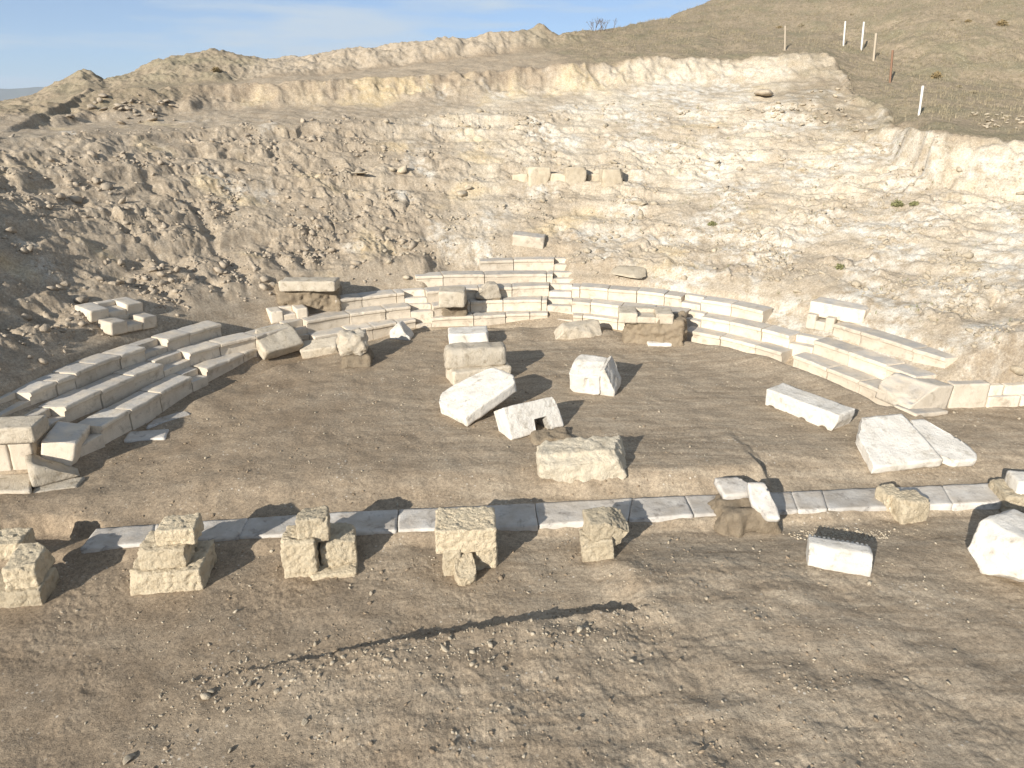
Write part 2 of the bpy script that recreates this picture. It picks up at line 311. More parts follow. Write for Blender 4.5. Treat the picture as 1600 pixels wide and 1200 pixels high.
hh = mathn(n, l, 'ADD', mathn(n, l, 'ADD', nC, mathn(n, l, 'MULTIPLY', nB, 1.4)), mathn(n, l, 'MULTIPLY', nD, .4))
bump(n, l, b, hh, .6, .028)

# ------------------------------------------------------------------ object helpers
def mesh(name, V, F, m=None, smooth=False):
    me = bpy.data.meshes.new(name)
    if isinstance(F, np.ndarray):
        V = np.asarray(V, np.float32); k = F.shape[1]; me.vertices.add(len(V)); me.loops.add(F.size); me.polygons.add(len(F))
        me.vertices.foreach_set('co', V.ravel()); me.loops.foreach_set('vertex_index', F.astype(np.int32).ravel())
        me.polygons.foreach_set('loop_start', np.arange(0, F.size, k, dtype=np.int32)); me.update(calc_edges=True)
    else: me.from_pydata([tuple(v) for v in V], [], F)
    if smooth: me.polygons.foreach_set('use_smooth', np.ones(len(me.polygons), dtype=bool))
    if m: me.materials.append(m)
    me.update(); return me
def link(name, me, parent=None, loc=None):
    o = bpy.data.objects.new(name, me); C.objects.link(o)
    if parent: o.parent = parent
    if loc is not None: o.location = loc
    return o
def tag(o, label, cat, group=None, kind=None):
    if label: o['label'] = label
    if cat: o['category'] = cat
    if group: o['group'] = group
    o['kind'] = kind or 'thing'
    return o

# ------------------------------------------------------------------ build the ground sheet
def build_ground():
    fine_a = np.linspace(math.radians(-47), math.radians(47), 1250)
    side = np.radians(np.concatenate([np.linspace(48, 75, 40), np.linspace(78, 282, 69), np.linspace(285, 312, 40)]))
    A = np.concatenate([fine_a, side])
    r = [0.3, 1.0, 2.0, 3.0, 4.0]; 
    r += list(np.geomspace(4.3, 24, 560)) + list(np.geomspace(24.05, 52, 420)) + list(np.geomspace(52.3, 90, 60)) + [100, 120, 150, 200, 300, 500, 900, 1600, 3000, 6000]
    Rr = np.array(r); na, nr = len(A), len(Rr)
    AA, RR = np.meshgrid(A, Rr); X = RR * np.sin(AA); Y = RR * np.cos(AA)
    X = X.ravel(); Y = Y.ravel()
    with ThreadPoolExecutor(4) as ex: Z = np.concatenate(list(ex.map(lambda c: terrain(*c), zip(np.array_split(X, 48), np.array_split(Y, 48)))))
    far = np.hypot(X, Y)
    Z = np.maximum(Z, -28) 
    Z = np.where(far > 95, np.where(Y > 30, -28, np.minimum(Z, 0) - .05 * np.minimum(far - 95, 500)), Z)
    V = np.stack([X, Y, Z], 1)
    i = np.arange(na); j = (i + 1) % na; k = np.arange(nr - 1)[:, None] * na
    F = np.stack([k + i[None], k + j[None], k + na + j[None], k + na + i[None]], 2).reshape(-1, 4)
    me = mesh('ground', V, F[:, ::-1].copy(), M['ground'], True)
    # soil masks
    rho = np.hypot(X - CX, Y - CY); _, Y2, Y3, Y4, Y5, Y6 = hill(X, Y, rho, 0 * X)
    nz = fbm(X * .35, Y * .35, 4, 111); nz2 = fbm(X * 1.2, Y * 1.2, 4, 112)
    cut = 12.3 + .15 * (X + 8.7)
    inS = sstep(-.2, .5, Y - cut) * sstep(R1 + .6, R1 + 1.4, rho)
    lf = 1 - sstep(-8, 3, X + 3 * nz)
    sl = inS * (1 - sstep(-.2, .9, Y - Y3 - .6 * nz2))
    pale = sl * (1 - .80 * lf) * (.55 + .45 * sstep(-.3, .4, nz)) * (.55 + .45 * sstep(12, 18, rho))
    brown = np.clip(inS * (.25 + .75 * lf) * (1 - .5 * sstep(-1, 2, Y - Y3)), 0, 1)
    ochre = inS * sstep(-1.6, .1, Y - Y3 + .7 * nz2) * (1 - sstep(-.2, .5, Y - Y4)) * sstep(-.25, .35, nz + .5 * nz2) * .75 * sstep(-11, -6, X) * (1 - sstep(4.5, 7.5, X + nz2)); pale = np.maximum(pale, .8 * inS * sstep(-.5, .1, Y - Y3) * (1 - sstep(-.2, .4, Y - Y4)) * sstep(2, 6, X))
    ochre = np.maximum(ochre, sl * .5 * sstep(.25, .5, fbm(X * .3, Y * .5, 3, 114)))
    berm = inS * sstep(-.4, .6, Y - Y5) * (1 - sstep(3, 6, X)); pale = np.maximum(pale, berm * .30); brown = np.maximum(brown, berm * .8)
    terr = inS * sstep(0, .6, Y - Y4) * (1 - sstep(-.8, .3, Y - Y5)); pale = np.maximum(pale, terr * .22 * (1 - sstep(2, 7, X)))
    dg_ = sstep(12.5, 14.5, X) * sstep(27.5, 29, Y) * (1 - sstep(37.5, 39, Y)); grass = inS * sstep(-.5 - 3.4 * dg_, 1.3 + 2.2 * dg_, Y - Y4 + 1.1 * nz2 + dg_ * (2.6 * nz + 1.6 * nz2)) * sstep(0, 6, X + 2.0 * nz + .35 * (Y - 40))
    grass = np.maximum(grass, .75 * inS * sstep(0, 1, Y - Y3) * (1 - sstep(-15, -12.5, X + nz)))
    bc = atY(1308, 158, 33.5)[:2]; bl = np.exp(-(((X - bc[0]) / 2.3) ** 2 + ((Y - bc[1]) / 3.6) ** 2) ** 1.5) * inS; bl = np.clip(bl * (1.1 + 1.6 * nz2), 0, 1)
    pale = pale * (1 - .75 * bl); brown = np.maximum(brown, .8 * bl); grass = np.maximum(grass, .62 * bl); ochre = ochre * (1 - bl)
    silt = (1 - inS) * np.clip(sstep(-5, 3, X + 3 * nz + .25 * (Y - 10)) * .85 + .12 + .5 * nz2, 0, 1)
    rock = sl * (1 - .8 * bl) * sstep(.0, .5, fbm(X * .45, Y * .45, 4, 115) + .25 * sstep(0, 10, X) - .3 * lf)
    for nm, ch in (('soil', (pale, brown, ochre)), ('soil2', (silt, grass, rock))):
        ca = me.color_attributes.new(nm, 'FLOAT_COLOR', 'POINT'); arr = np.ones((len(X), 4), np.float32)
        for q in range(3): arr[:, q] = np.clip(ch[q], 0, 1)
        ca.data.foreach_set('color', arr.ravel())
    o = link('ground', me); tag(o, None, None, None, 'structure'); return o
for p_, r_ in (((185, 492), .8), ((205, 515), .7), ((824, 386), .8), ((1305, 488), .8), ((480, 494), 1.0), ((1282, 510), .6)):
    g_ = onG(*p_); PADS.append((g_[0], g_[1] + .3, r_))
build_ground()
# ------------------------------------------------------------------ stones
ONE = {}
def rbox(L, W, H, res):
    nx, ny, nz = [max(2, int(math.ceil(d / res))) for d in (L, W, H)]
    I = np.stack(np.meshgrid(np.arange(nx + 1), np.arange(ny + 1), np.arange(nz + 1), indexing='ij'), -1).reshape(-1, 3)
    on = (I[:, 0] == 0) | (I[:, 0] == nx) | (I[:, 1] == 0) | (I[:, 1] == ny) | (I[:, 2] == 0) | (I[:, 2] == nz)
    I = I[on]; idx = np.full((nx + 1, ny + 1, nz + 1), -1); idx[I[:, 0], I[:, 1], I[:, 2]] = np.arange(len(I))
    P = np.stack([I[:, 0] / nx * L - L / 2, I[:, 1] / ny * W, I[:, 2] / nz * H], 1)
    Fs = []
    def q(a, rev):
        f = np.stack([a[:-1, :-1], a[1:, :-1], a[1:, 1:], a[:-1, 1:]], -1).reshape(-1, 4); Fs.append(f[:, ::-1] if rev else f)
    q(idx[:, :, 0], True); q(idx[:, :, nz], False); q(idx[:, 0, :], False); q(idx[:, ny, :], True); q(idx[0], True); q(idx[nx], False)
    return P, np.concatenate(Fs)
def stone(L, W, H, seed=0, bev=.03, rough=.012, rs=5.0, chips=(), res=.05, wear=.6, taper=0.0, nchip=0, off=(0, 0, 0), pits=0.0):
    """a dressed or broken block: rounded box, cut by chip planes, then weathered"""
    P, F = rbox(L, W, H, res); rnd = random.Random(seed)
    lo = np.array([-L / 2, 0, 0]); hi = np.array([L / 2, W, H]); cen = (lo + hi) / 2
    bn = bev * (1 + wear * n3(P * 3.1 + seed * 3.7, seed)); bn = np.clip(bn, .004, min(L, W, H) * .45)[:, None]
    Q = np.minimum(np.maximum(P, lo + bn), hi - bn); D = P - Q; ln = np.linalg.norm(D, axis=1, keepdims=True)
    N = np.where(ln > 1e-9, D / np.maximum(ln, 1e-9), 0); P = Q + N * bn
    pl = []
    for nrm, fr in chips:
        nrm = np.array(nrm, float); nrm /= np.linalg.norm(nrm); p = np.array([fr[0] * L, fr[1] * W, fr[2] * H]); pl.append((nrm, float(nrm @ p)))
    for _ in range(nchip):
        s = np.array([rnd.choice((-1, 1)), rnd.choice((-1, 1)), rnd.choice((-.4, 1, 1))], float)
        nrm = s * np.array([rnd.uniform(.3, 1), rnd.uniform(.3, 1), rnd.uniform(.3, 1)]); nrm /= np.linalg.norm(nrm)
        cor = np.array([hi[0] if s[0] > 0 else lo[0], hi[1] if s[1] > 0 else lo[1], hi[2] if s[2] > 0 else lo[2]])
        pl.append((nrm, float(nrm @ cor) - rnd.uniform(.10, .32) * min(L, W, H)))
    for nrm, d in pl:
        ex = P @ nrm - d - .015 * n3(P * 7 + seed, seed + 5); P = P - nrm[None] * np.clip(ex, 0, None)[:, None]; N = np.where(ex[:, None] > 0, nrm[None], N)
    if taper: k = 1 + taper * (1 - P[:, 2:3] / H); P[:, :2] = cen[:2] + (P[:, :2] - cen[:2]) * k
    N = N + .35 * (P - cen) / np.linalg.norm(P - cen, axis=1, keepdims=True)
    P = P + N * (rough * (.75 * fb3(P * rs + seed * 1.3, 4, seed) + .55 * fb3(P * rs * .3 + seed, 2, seed + 9)) - pits * np.clip(n3(P * rs * 1.9 + seed, seed + 4) - .15, 0, 1))[:, None]
    return P + np.array(off), F
def join(*parts):
    V = []; F = []; k = 0
    for v, f in parts: V.append(v); F.append(f + k); k += len(v)
    return np.concatenate(V), np.concatenate(F)
def frame(pL, pR, z=None, sink=.03):
    """middle and heading of a front bottom edge seen between two pixels"""
    a = onG(*pL, True) if z is None else at(*pL, z); b = onG(*pR, True) if z is None else at(*pR, z)
    d = b - a; yaw = math.atan2(d[1], d[0]); c = (a + b) / 2; c[2] -= sink
    return c, yaw, float(np.hypot(d[0], d[1])), math.atan2(d[2], math.hypot(d[0], d[1]))
def put(name, label, cat, m, pL, pR, W, H, z=None, L=None, pitch=0, roll=0, sink=.055, group=None, parts=None, yaw=None, back=0.0, seed=None, **kw):
    c, yw, l0, sl = frame(pL, pR, z, sink)
    if yaw is not None: yw = math.radians(yaw)
    L = L or l0; seed = seed if seed is not None else (int(pL[0] * 7 + pR[1] * 3) % 9973)
    V, F = (parts(L, W, H, seed) if parts else stone(L, W, H, seed, **kw))
    c = c + np.array([-math.sin(yw) * back, math.cos(yw) * back, 0])
    o = link(name, mesh(name, V, F, M[m], True), None, c)
    o.rotation_mode = 'XYZ'
    Rm = Matrix.Rotation(yw, 3, 'Z') @ Matrix.Rotation(math.radians(roll) - (sl if z is None else 0), 3, 'Y') @ Matrix.Rotation(math.radians(pitch), 3, 'X')
    o.rotation_euler = Rm.to_euler('XYZ')
    tag(o, label, cat, group); return o

# ------------------------------------------------------------------ curved seat rows
ORD = ['zero', 'bottom', 'second', 'third', 'fourth', 'fifth']
NTH = ['first', 'second', 'third', 'fourth', 'fifth', 'sixth', 'seventh', 'eighth', 'ninth']
def arc_points(pts, z):
    q = np.array([at(px, py, z) for px, py in pts]); xs = np.array([p[0] for p in pts], float)
    th = np.arctan2(q[:, 0] - CX, q[:, 1] - CY); rr = np.hypot(q[:, 0] - CX, q[:, 1] - CY)
    return xs, th, rr
PROF = [(.012, -.012, 0), (.0, -.03, 0), (.0, -.082, 1), (.035, -.098, 1), (.05, -.12, 0), (.062, -.20, 0), (.058, -.34, 0), (.055, -.62, 0)]
def seat_mesh(f, x0, x1, ztop, depth, seed, gap=.011, prof=PROF, botm=-.62):
    rnd = random.Random(seed)
    th0, r0 = f(x0); th1, r1 = f(x1); Ln = abs(th1 - th0) * (r0 + r1) / 2; n = max(3, int(Ln / .06))
    g = gap / max(Ln, .1); ts = np.linspace(g, 1 - g, n + 1)
    tops = np.linspace(.03, depth, 7)
    pr = [(a, bb) for a, bb, _ in prof][::-1] + [(t, 0) for t in tops] + [(depth + .01, -.03), (depth + .01, botm)]
    pr = np.array(pr); K = len(pr); V = []
    jit = rnd.uniform(-.016, .012); jr = rnd.uniform(-.022, .022); tw = rnd.uniform(-.018, .018)
    for t in ts:
        th, r = f(x0 + (x1 - x0) * t); end = min(t - ts[0], ts[-1] - t) * Ln
        rr = r + jr + pr[:, 0]; zz = ztop + jit + tw * (t - .5) + pr[:, 1] - (.008 if end < .001 else 0) * (pr[:, 1] > -.05)
        V.append(np.stack([CX + rr * np.sin(th), CY + rr * np.cos(th), zz], 1))
    V = np.concatenate(V)
    wr = fb3(V * 6 + seed, 3, 7); lip = np.tile((pr[:, 1] > -.1) & (pr[:, 0] < .05), n + 1)
    chip = np.clip(n3(V * 4.3 + seed * 2.1, 3) - .45, 0, 1) * lip
    rad = V[:, :2] - np.array([CX, CY]); rad /= np.linalg.norm(rad, axis=1, keepdims=True)
    V[:, :2] += rad * (.003 * wr + .055 * chip)[:, None]; V[:, 2] += .003 * wr - .02 * chip
    a = (np.arange(n)[:, None] * K + np.arange(K)[None]); kk = (np.arange(K) + 1) % K
    b_ = np.arange(n)[:, None] * K + kk[None]
    F = [tuple(x) for x in np.stack([a, b_, b_ + K, a + K], 2).reshape(-1, 4)]
    F.append(tuple(range(K))[::-1]); F.append(tuple(n * K + i for i in range(K)))
    cen = V.mean(0); cen[2] = ztop - .36
    return V - cen, F, cen
WEDGE = {}
def seat_object(name, label, cat, V, F, cen, m='seat', group='curved marble seating rows'):
    me = mesh(name, V, [tuple(int(i) for i in f) for f in F], M[m]); bm = bmesh.new(); bm.from_mesh(me); bmesh.ops.recalc_face_normals(bm, faces=bm.faces); bm.to_mesh(me); bm.free()
    o = link(name, me, None, cen); tag(o, label, cat, group); return o
def run(row, pts, joints, where, depth=.60, stair_to=None, dz=0.0, look='cream marble seat block'):
    z = ROWZ[row] + dz; xs, th, rr = arc_points(pts, z)
    f = lambda x: (float(np.interp(x, xs, th)), float(np.interp(x, xs, rr)))
    nb = len(joints) - 1
    for i in range(nb):
        V, F, cen = seat_mesh(f, joints[i], joints[i + 1], z, depth, row * 100 + i * 7 + int(joints[0]))
        pos = 'only one' if nb == 1 else ('leftmost' if i == 0 else 'rightmost' if i == nb - 1 else NTH[i] + ' from left')
        seat_object('seat_block', f'{look}, {pos}, {ORD[row]} row, {where}', 'stone seat', V, F, cen)
    return f
def stair(row, p0, p1, where, depth=.60, dz=0.0):
    """two low steps filling the gap between seat blocks"""
    z = ROWZ[row] + dz; xs, th, rr = arc_points([p0, p1], z); f = lambda x: (float(np.interp(x, xs, th)), float(np.interp(x, xs, rr)))
    x0, x1 = p0[0], p1[0]; sp = [(.0, -.012, 0), (-.0, -.05, 0), (.01, -.4, 0)]
    V1, F1, c1 = seat_mesh(lambda x: (f(x)[0], f(x)[1] + .05), x0, x1, z - .19, depth - .05, row * 31 + int(x0), .004, sp, -.42)
    V2, F2_, c2 = seat_mesh(lambda x: (f(x)[0], f(x)[1] + .33), x0, x1, z - .01, depth - .33, row * 37 + int(x0), .012, sp, -.42)
    V = np.concatenate([V1 + c1, V2 + c2]); F = [tuple(q) for q in F1] + [tuple(i + len(V1) for i in q) for q in F2_]
    seat_object('stair_step', f'low marble double step in the {ORD[row]} row, {where}', 'stair step', V - c1, F, c1, group='marble steps of the stairways')

# first stairway is the one nearest the left edge of the photograph
W1 = 'wedge left of the second stairway'; W2 = 'wedge between second and third stairways'; W3 = 'wedge between third and fourth stairways'
W4 = 'wedge between fourth and fifth stairways'; W5 = 'wedge between fifth and sixth stairways'; W6 = 'wedge between sixth and seventh stairways'; W7 = 'wedge right of the seventh stairway'
ST = ['', 'first stairway from the left', 'second stairway from the left', 'third stairway from the left', 'fourth stairway from the left', 'wide fifth stairway from the left', 'sixth stairway from the left', 'seventh stairway, at far right']
run(1, [(160,665),(232,625),(300,587)], [160, 205, 252, 300], W1)
run(1, [(324,576),(360,561),(400,545),(472,527)], [324, 382, 430, 472], W2)
run(1, [(492,526),(575,512),(650,499)], [492, 545, 583, 620, 650], W3)
run(1, [(674,497),(760,493),(800,491),(856,489)], [674, 740, 790, 828, 856], W4)
run(1, [(895,492),(970,500),(1020,507)], [895, 910, 965, 1020], W5)
run(1, [(1068,516),(1130,527),(1200,545),(1222,551)], [1068, 1125, 1180, 1222], W6)
run(1, [(1239,555),(1290,574),(1340,594),(1394,617)], [1239, 1292, 1342, 1394], W7)
stair(1, (122,686), (160,665), ST[1]); stair(1, (300,587), (324,577), ST[2]); stair(1, (472,528), (492,526), ST[3]); stair(1, (650,499), (674,497), ST[4]); stair(1, (856,489), (895,492), ST[5]); stair(1, (1020,508), (1066,516), ST[6])
run(2, [(102,637),(160,609),(257,567)], [102, 158, 210, 257], W1)
run(2, [(297,551),(345,537),(400,525),(452,510)], [297, 345, 400, 452], W2)
run(2, [(480,502),(547,490),(642,479)], [480, 547, 602, 642], W3)
run(2, [(677,478),(727,472),(785,470),(855,469)], [677, 735, 786, 846, 855], W4)
run(2, [(893,471),(970,479),(1070,489)], [893, 922, 970, 1020, 1070], W5)
run(2, [(1095,494),(1160,507),(1233,525)], [1095, 1140, 1190, 1233], W6)
run(2, [(1270,533),(1350,559),(1432,588)], [1270, 1325, 1385, 1432], W7)
stair(2, (74,652), (102,637), ST[1]); stair(2, (257,567), (297,551), ST[2]); stair(2, (452,509), (480,502), ST[3]); stair(2, (642,479), (677,478), ST[4]); stair(2, (855,469), (893,471), ST[5]); stair(2, (1070,489), (1095,494), ST[6]); stair(2, (1233,525), (1270,533), ST[7])
run(3, [(47,613),(120,582),(227,541)], [47, 88, 117, 150, 188, 227], W1)
run(3, [(261,530),(346,505)], [261, 296, 346], W2)
run(3, [(524,470),(566,464),(632,457)], [524, 566, 620, 632], W3)
run(3, [(667,456),(745,451),(800,449),(858,447)], [667, 700, 748, 800, 858], W4)
run(3, [(893,448),(980,454),(1065,463)], [893, 906, 950, 995, 1038, 1065], W5)
run(3, [(1095,468),(1140,475),(1193,486)], [1095, 1143, 1193], W6)
run(3, [(1302,506),(1360,524),(1425,544),(1478,560)], [1302, 1345, 1427, 1478], W7)
stair(3, (0,635), (47,613), ST[1]); stair(3, (227,541), (261,530), ST[2]); stair(3, (632,457), (667,456), ST[4]); stair(3, (858,447), (893,448), ST[5]); stair(3, (1065,463), (1095,468), ST[6])
run(4, [(650,432),(755,429),(864,428)], [650, 692, 757, 854, 864], W4)
stair(4, (864,428), (902,428), ST[5])
run(5, [(750,408),(866,405)], [750, 803, 866], W4, depth=.5)
stair(5, (866,405), (905,406), ST[5], depth=.5)

def notch(L, W, H, seed):
    """seat slab with a square recess cut into its front: full height at both ends, low in the middle"""
    a = stone(L * .34, W, H, seed, .018, .006, off=(-L * .33, 0, 0)); b_ = stone(L * .36, W * .96, H * .62, seed + 1, .015, .006, off=(.01 * L, .01, .003))
    d = stone(L * .36, W * .30, H * .985, seed + 3, .015, .006, off=(.01 * L, W * .69, .004)); c = stone(L * .32, W * .99, H * 1.01, seed + 2, .018, .006, off=(L * .34, -.01, -.004))
    return join(a, b_, d, c)
G1 = 'loose marble blocks on the orchestra floor'; G2 = 'loose seat blocks above the rows'; G3 = 'limestone pier blocks along the stage front'
put('notched_seat_block', 'notched marble seat block tilted on the dark left slope, upper of two', 'stone seat', 'seat', (143,508), (224,492), .62, .30, parts=notch, pitch=8, group=G2, sink=-.05)
put('notched_seat_block', 'notched marble seat block on the left, just below another tilted one', 'stone seat', 'seat', (176,531), (247,517), .7, .32, parts=notch, pitch=4, group=G2, sink=-.10)
put('notched_seat_block', 'notched marble seat block in front of the clay mound on the left', 'stone seat', 'seat', (424,504), (482,496), .6, .36, z=.70, parts=notch, group=G2)
put('notched_seat_block', 'notched marble seat block starting the third row at far right', 'stone seat', 'seat', (1258,510), (1301,518), .6, .42, z=.80, parts=notch, group=G2)
put('notched_seat_block', 'cracked marble seat slab lying alone highest on the right side', 'stone seat', 'seat', (1263,489), (1348,505), .70, .40, z=1.13, group=G2, bev=.025, rough=.012, nchip=1, chips=[((1, .5, .2), (.47, .6, .8))])
put('displaced_seat_block', 'single whitish block lying on the slope above the middle rows', 'marble block', 'seat', (799,384), (849,390), .62, .42, group=G2, bev=.03, pitch=6, nchip=2, sink=0.02)

# ------------------------------------------------------------------ ends of the seating and side walls
GW = 'ashlar blocks of the side walls'
put('ashlar_block', 'pale upright wall block at the left edge of the photograph', 'wall block', 'seat', (-48,737), (19,735), .9, .72, bev=.012, rough=.006, group=GW)
put('ashlar_block', 'pale upright wall block standing second from the left edge', 'wall block', 'seat', (21,735), (57,733), .9, .71, bev=.012, rough=.006, group=GW)
put('ashlar_block', 'pale marble block laid flat on top of the left wall', 'wall block', 'marble_rough', (-35,692), (54,687), .62, .31, z=.69, bev=.02, rough=.008, nchip=1, group=GW)
put('row_end_block', 'cream marble block closing the bottom row at the left end', 'marble block', 'seat', (61,727), (116,730), .95, .58, bev=.02, rough=.006, roll=3, chips=[((1, -.6, -.25), (.5, .02, .55))])
put('wedge_block', 'white triangular marble block lying in front of the left row end', 'marble block', 'marble_rough', (52,766), (128,747), .62, .46, sink=-.03, bev=.02, rough=.012, chips=[((.62, 0, 1), (-.30, .5, .92)), ((-.9, -.5, .25), (-.42, .1, .8)), ((0, -.8, .6), (0, .05, .7))])
put('ashlar_block', 'white marble block with sloping top ending the right rows', 'wall block', 'seat', (1418,641), (1479,639), .95, .62, bev=.015, rough=.008, chips=[((-.75, -.25, 1), (-.1, .3, .82))], group=GW)
put('ashlar_block', 'large cream wall block beside the sloping-topped one on the right', 'wall block', 'seat', (1482,638), (1540,636), 1.5, .64, bev=.015, rough=.006, group=GW)
put('ashlar_block', 'lower course block of the right wall, next to the large block', 'wall block', 'seat', (1542,637), (1592,635), .7, .31, bev=.012, rough=.006, group=GW)
put('ashlar_block', 'lower course block of the right wall at the photograph edge', 'wall block', 'seat', (1594,635), (1670,633), .7, .31, bev=.012, rough=.006, group=GW)
put('ashlar_block', 'short upper course block of the right wall', 'wall block', 'seat', (1543,619), (1566,618), .66, .31, z=.30, bev=.012, rough=.006, group=GW)
put('ashlar_block', 'long upper course block of the right wall at the photograph edge', 'wall block', 'seat', (1568,618), (1660,615), .66, .30, z=.30, bev=.012, rough=.006, group=GW)
put('base_slab', 'flat pale slab under the sloping-topped right wall block', 'stone slab', 'seat', (1430,651), (1482,646), .6, .12, bev=.02, sink=.06)
put('retaining_wall', 'long earth-backed side wall continuing beyond the right edge', 'wall', 'seat', (1675,633), (2100,620), .7, .62, bev=.012, rough=.006, res=.12)
put('retaining_wall', 'long earth-backed side wall continuing beyond the left edge', 'wall', 'seat', (-420,752), (-52,738), .9, .72, bev=.012, rough=.006, res=.12)

def quad_slab(name, label, cat, m, corners, zt, thick, seed, group=None, rough=.008, gap=0.0025):
    """flat slab through four ground pixels: far left, far right, near right, near left"""
    if zt is None: zt = float(np.mean([onG(*c)[2] for c in corners])) + .028
    q = np.array([at(*c, zt) for c in corners]); cen = q.mean(0); Lx = np.linalg.norm(q[2] - q[3]); Wy = np.linalg.norm(q[0] - q[3])
    V, F = stone(Lx, Wy, thick, seed, .02, rough, 5, res=.05)
    s = np.clip((V[:, 0] / Lx + .5), -.02, 1.02) * (1 - 2 * gap) + gap; t = V[:, 1] / Wy
    P = (q[3][None] * ((1 - s) * (1 - t))[:, None] + q[2][None] * (s * (1 - t))[:, None] + q[1][None] * (s * t)[:, None] + q[0][None] * ((1 - s) * t)[:, None])
    P = P - cen; P[:, 2] = V[:, 2] - thick
    o = link(name, mesh(name, P, F, M[m], True), None, cen); tag(o, label, cat, group); return o
fy = lambda x: float(np.interp(x, [100, 150, 500, 830, 1000, 1300, 1600, 1750], [828, 825, 801, 786, 777, 765, 752, 746]))
ny = lambda x: float(np.interp(x, [100, 125, 350, 620, 840, 1100, 1300, 1600, 1750], [859, 857, 839, 828, 820, 803, 795, 783, 776]))
jt = [(150,124),(243,236),(388,373),(505,500),(622,620),(836,841),(988,982),(1070,1084),(1150,1162),(1236,1248),(1284,1294),(1376,1390),(1472,1490),(1562,1582),(1680,1700)]
SL = ['leftmost of the row, with a broken left corner', 'behind the second limestone pier from the left', 'between the second and third limestone piers', 'behind the third limestone pier', 'between the third and fourth limestone piers', 'ending in a rounded corner behind the fourth pier',
      'half covered with brown soil behind the fifth pier', 'with a dark grey patch, right of the soil-covered slab', 'short one left of the clay stump', 'behind the clay stump with marble fragments', 'short one right of the clay stump', 'left of the yellow limestone post', 'behind the yellow limestone post', 'between the limestone post and the right edge', 'running out of the photograph at right']
for i in range(len(jt) - 1):
    (a, b0), (c, d) = jt[i], jt[i + 1]
    quad_slab('flagstone', 'grey-white stage slab ' + SL[i], 'paving slab', 'marble_grey', [(a, fy(a)), (c, fy(c)), (d, ny(d)), (b0, ny(b0))], -.215 + .008 * math.sin(i * 2.3), .22, 300 + i, 'grey-white slabs of the stage front')
quad_slab('flagstone', 'flat pale slab in the soil at the left photograph edge', 'paving slab', 'marble_rough', [(-40, 742), (50, 739), (48, 767), (-60, 770)], None, .1, 401)
quad_slab('flagstone', 'flat pale slab under the white triangular block', 'paving slab', 'marble_rough', [(56, 752), (133, 744), (120, 760), (50, 770)], None, .1, 402)
quad_slab('flagstone', 'small white slab flush with the soil beside the left rows', 'paving slab', 'marble_grey', [(202, 674), (264, 670), (258, 684), (192, 688)], None, .1, 403)
quad_slab('flagstone', 'dusty grey slab in the shade below the left rows, near the small white slab', 'paving slab', 'marble_grey', [(240, 655), (290, 640), (298, 646), (228, 667)], None, .1, 404)

# ------------------------------------------------------------------ loose blocks on the orchestra floor
put('marble_block', 'large flat-faced marble block leaning forward in front of the left rows', 'marble block', 'marble_rough', (412,568), (472,551), .85, .36, bev=.04, rough=.014, pitch=36, chips=[((-1, .5, 0), (-.42, .8, .5)), ((1, .25, .1), (.46, .9, .5))], sink=-.06, group=G1)
put('marble_block', 'low marble block lying between leaning block and knobbly boulder', 'marble block', 'marble_rough', (472,560), (529,552), .6, .30, bev=.03, rough=.014, pitch=14, nchip=2, group=G1)
put('clay_pedestal', 'small clay stump carrying a knobbly boulder, left of the floor', 'earth mound', 'clay', (539,575), (578,572), .75, .36, bev=.10, rough=.05, taper=.25, rs=7)
put('boulder', 'knobbly yellowish boulder sitting on a small clay stump', 'boulder', 'marble_rough', (531,560), (576,557), .72, .66, z=.24, bev=.2, rough=.07, nchip=5, rs=5)
put('marble_fragment', 'small pointed white marble fragment in front of the third left wedge', 'marble fragment', 'marble', (610,530), (641,531), .5, .50, bev=.02, rough=.015, chips=[((1, 0, .9), (.1, .5, .75)), ((-1, 0, 1.1), (-.28, .5, .85)), ((0, -1, .8), (0, .1, .7))], z=.1)
put('clay_mound', 'tall stony clay mound in the left rows under a long block', 'earth mound', 'clay', (438,496), (531,490), 1.1, .92, z=.62, bev=.14, rough=.11, rs=5, taper=.16, res=.04)
put('marble_block', 'long rough marble block lying on top of the stony clay mound', 'marble block', 'marble_rough', (436,453), (524,453), .72, .31, z=1.50, bev=.04, rough=.02, pitch=-2)
put('clay_pedestal', 'narrow clay stump on the bottom row under a cube-shaped block', 'earth mound', 'clay', (692,497), (731,496), .5, .52, z=.30, bev=.06, rough=.06, rs=7, taper=.05)
put('marble_block', 'cube-shaped rough marble block on a clay stump in the rows', 'marble block', 'marble_rough', (685,479), (727,479), .75, .52, z=.80, bev=.06, rough=.02, nchip=3)
put('clay_pedestal', 'flat clay lump on the second row under a pointed fragment', 'earth mound', 'clay', (752,470), (783,470), .4, .16, z=.70, bev=.05, rough=.04, rs=7)
put('marble_fragment', 'pointed marble fragment lying on a clay lump in the middle rows', 'marble fragment', 'marble_rough', (744,466), (784,464), .55, .48, z=.82, bev=.03, rough=.02, chips=[((-.8, 0, 1), (-.05, .5, .85)), ((1, 0, .35), (.38, .5, .7))])
put('marble_block', 'long irregular marble block in front of the middle stairway', 'marble block', 'marble_rough', (866,535), (943,524), .62, .42, bev=.04, rough=.025, chips=[((-1, 0, .9), (-.34, .5, .5)), ((-.5, -.9, -.4), (-.3, .1, .4)), ((.3, -.7, .8), (.2, .3, .85))], nchip=2, group=G1)
put('clay_pedestal', 'broad clay stump under a notched block, right of centre', 'earth mound', 'clay', (976,535), (1066,541), 1.05, .80, bev=.10, rough=.09, rs=6, taper=.06, res=.04)
put('notched_seat_block', 'notched marble seat block on a broad clay stump right of centre', 'stone seat', 'marble_rough', (967,502), (1052,504), .8, .30, z=.78, parts=notch, group=G2)
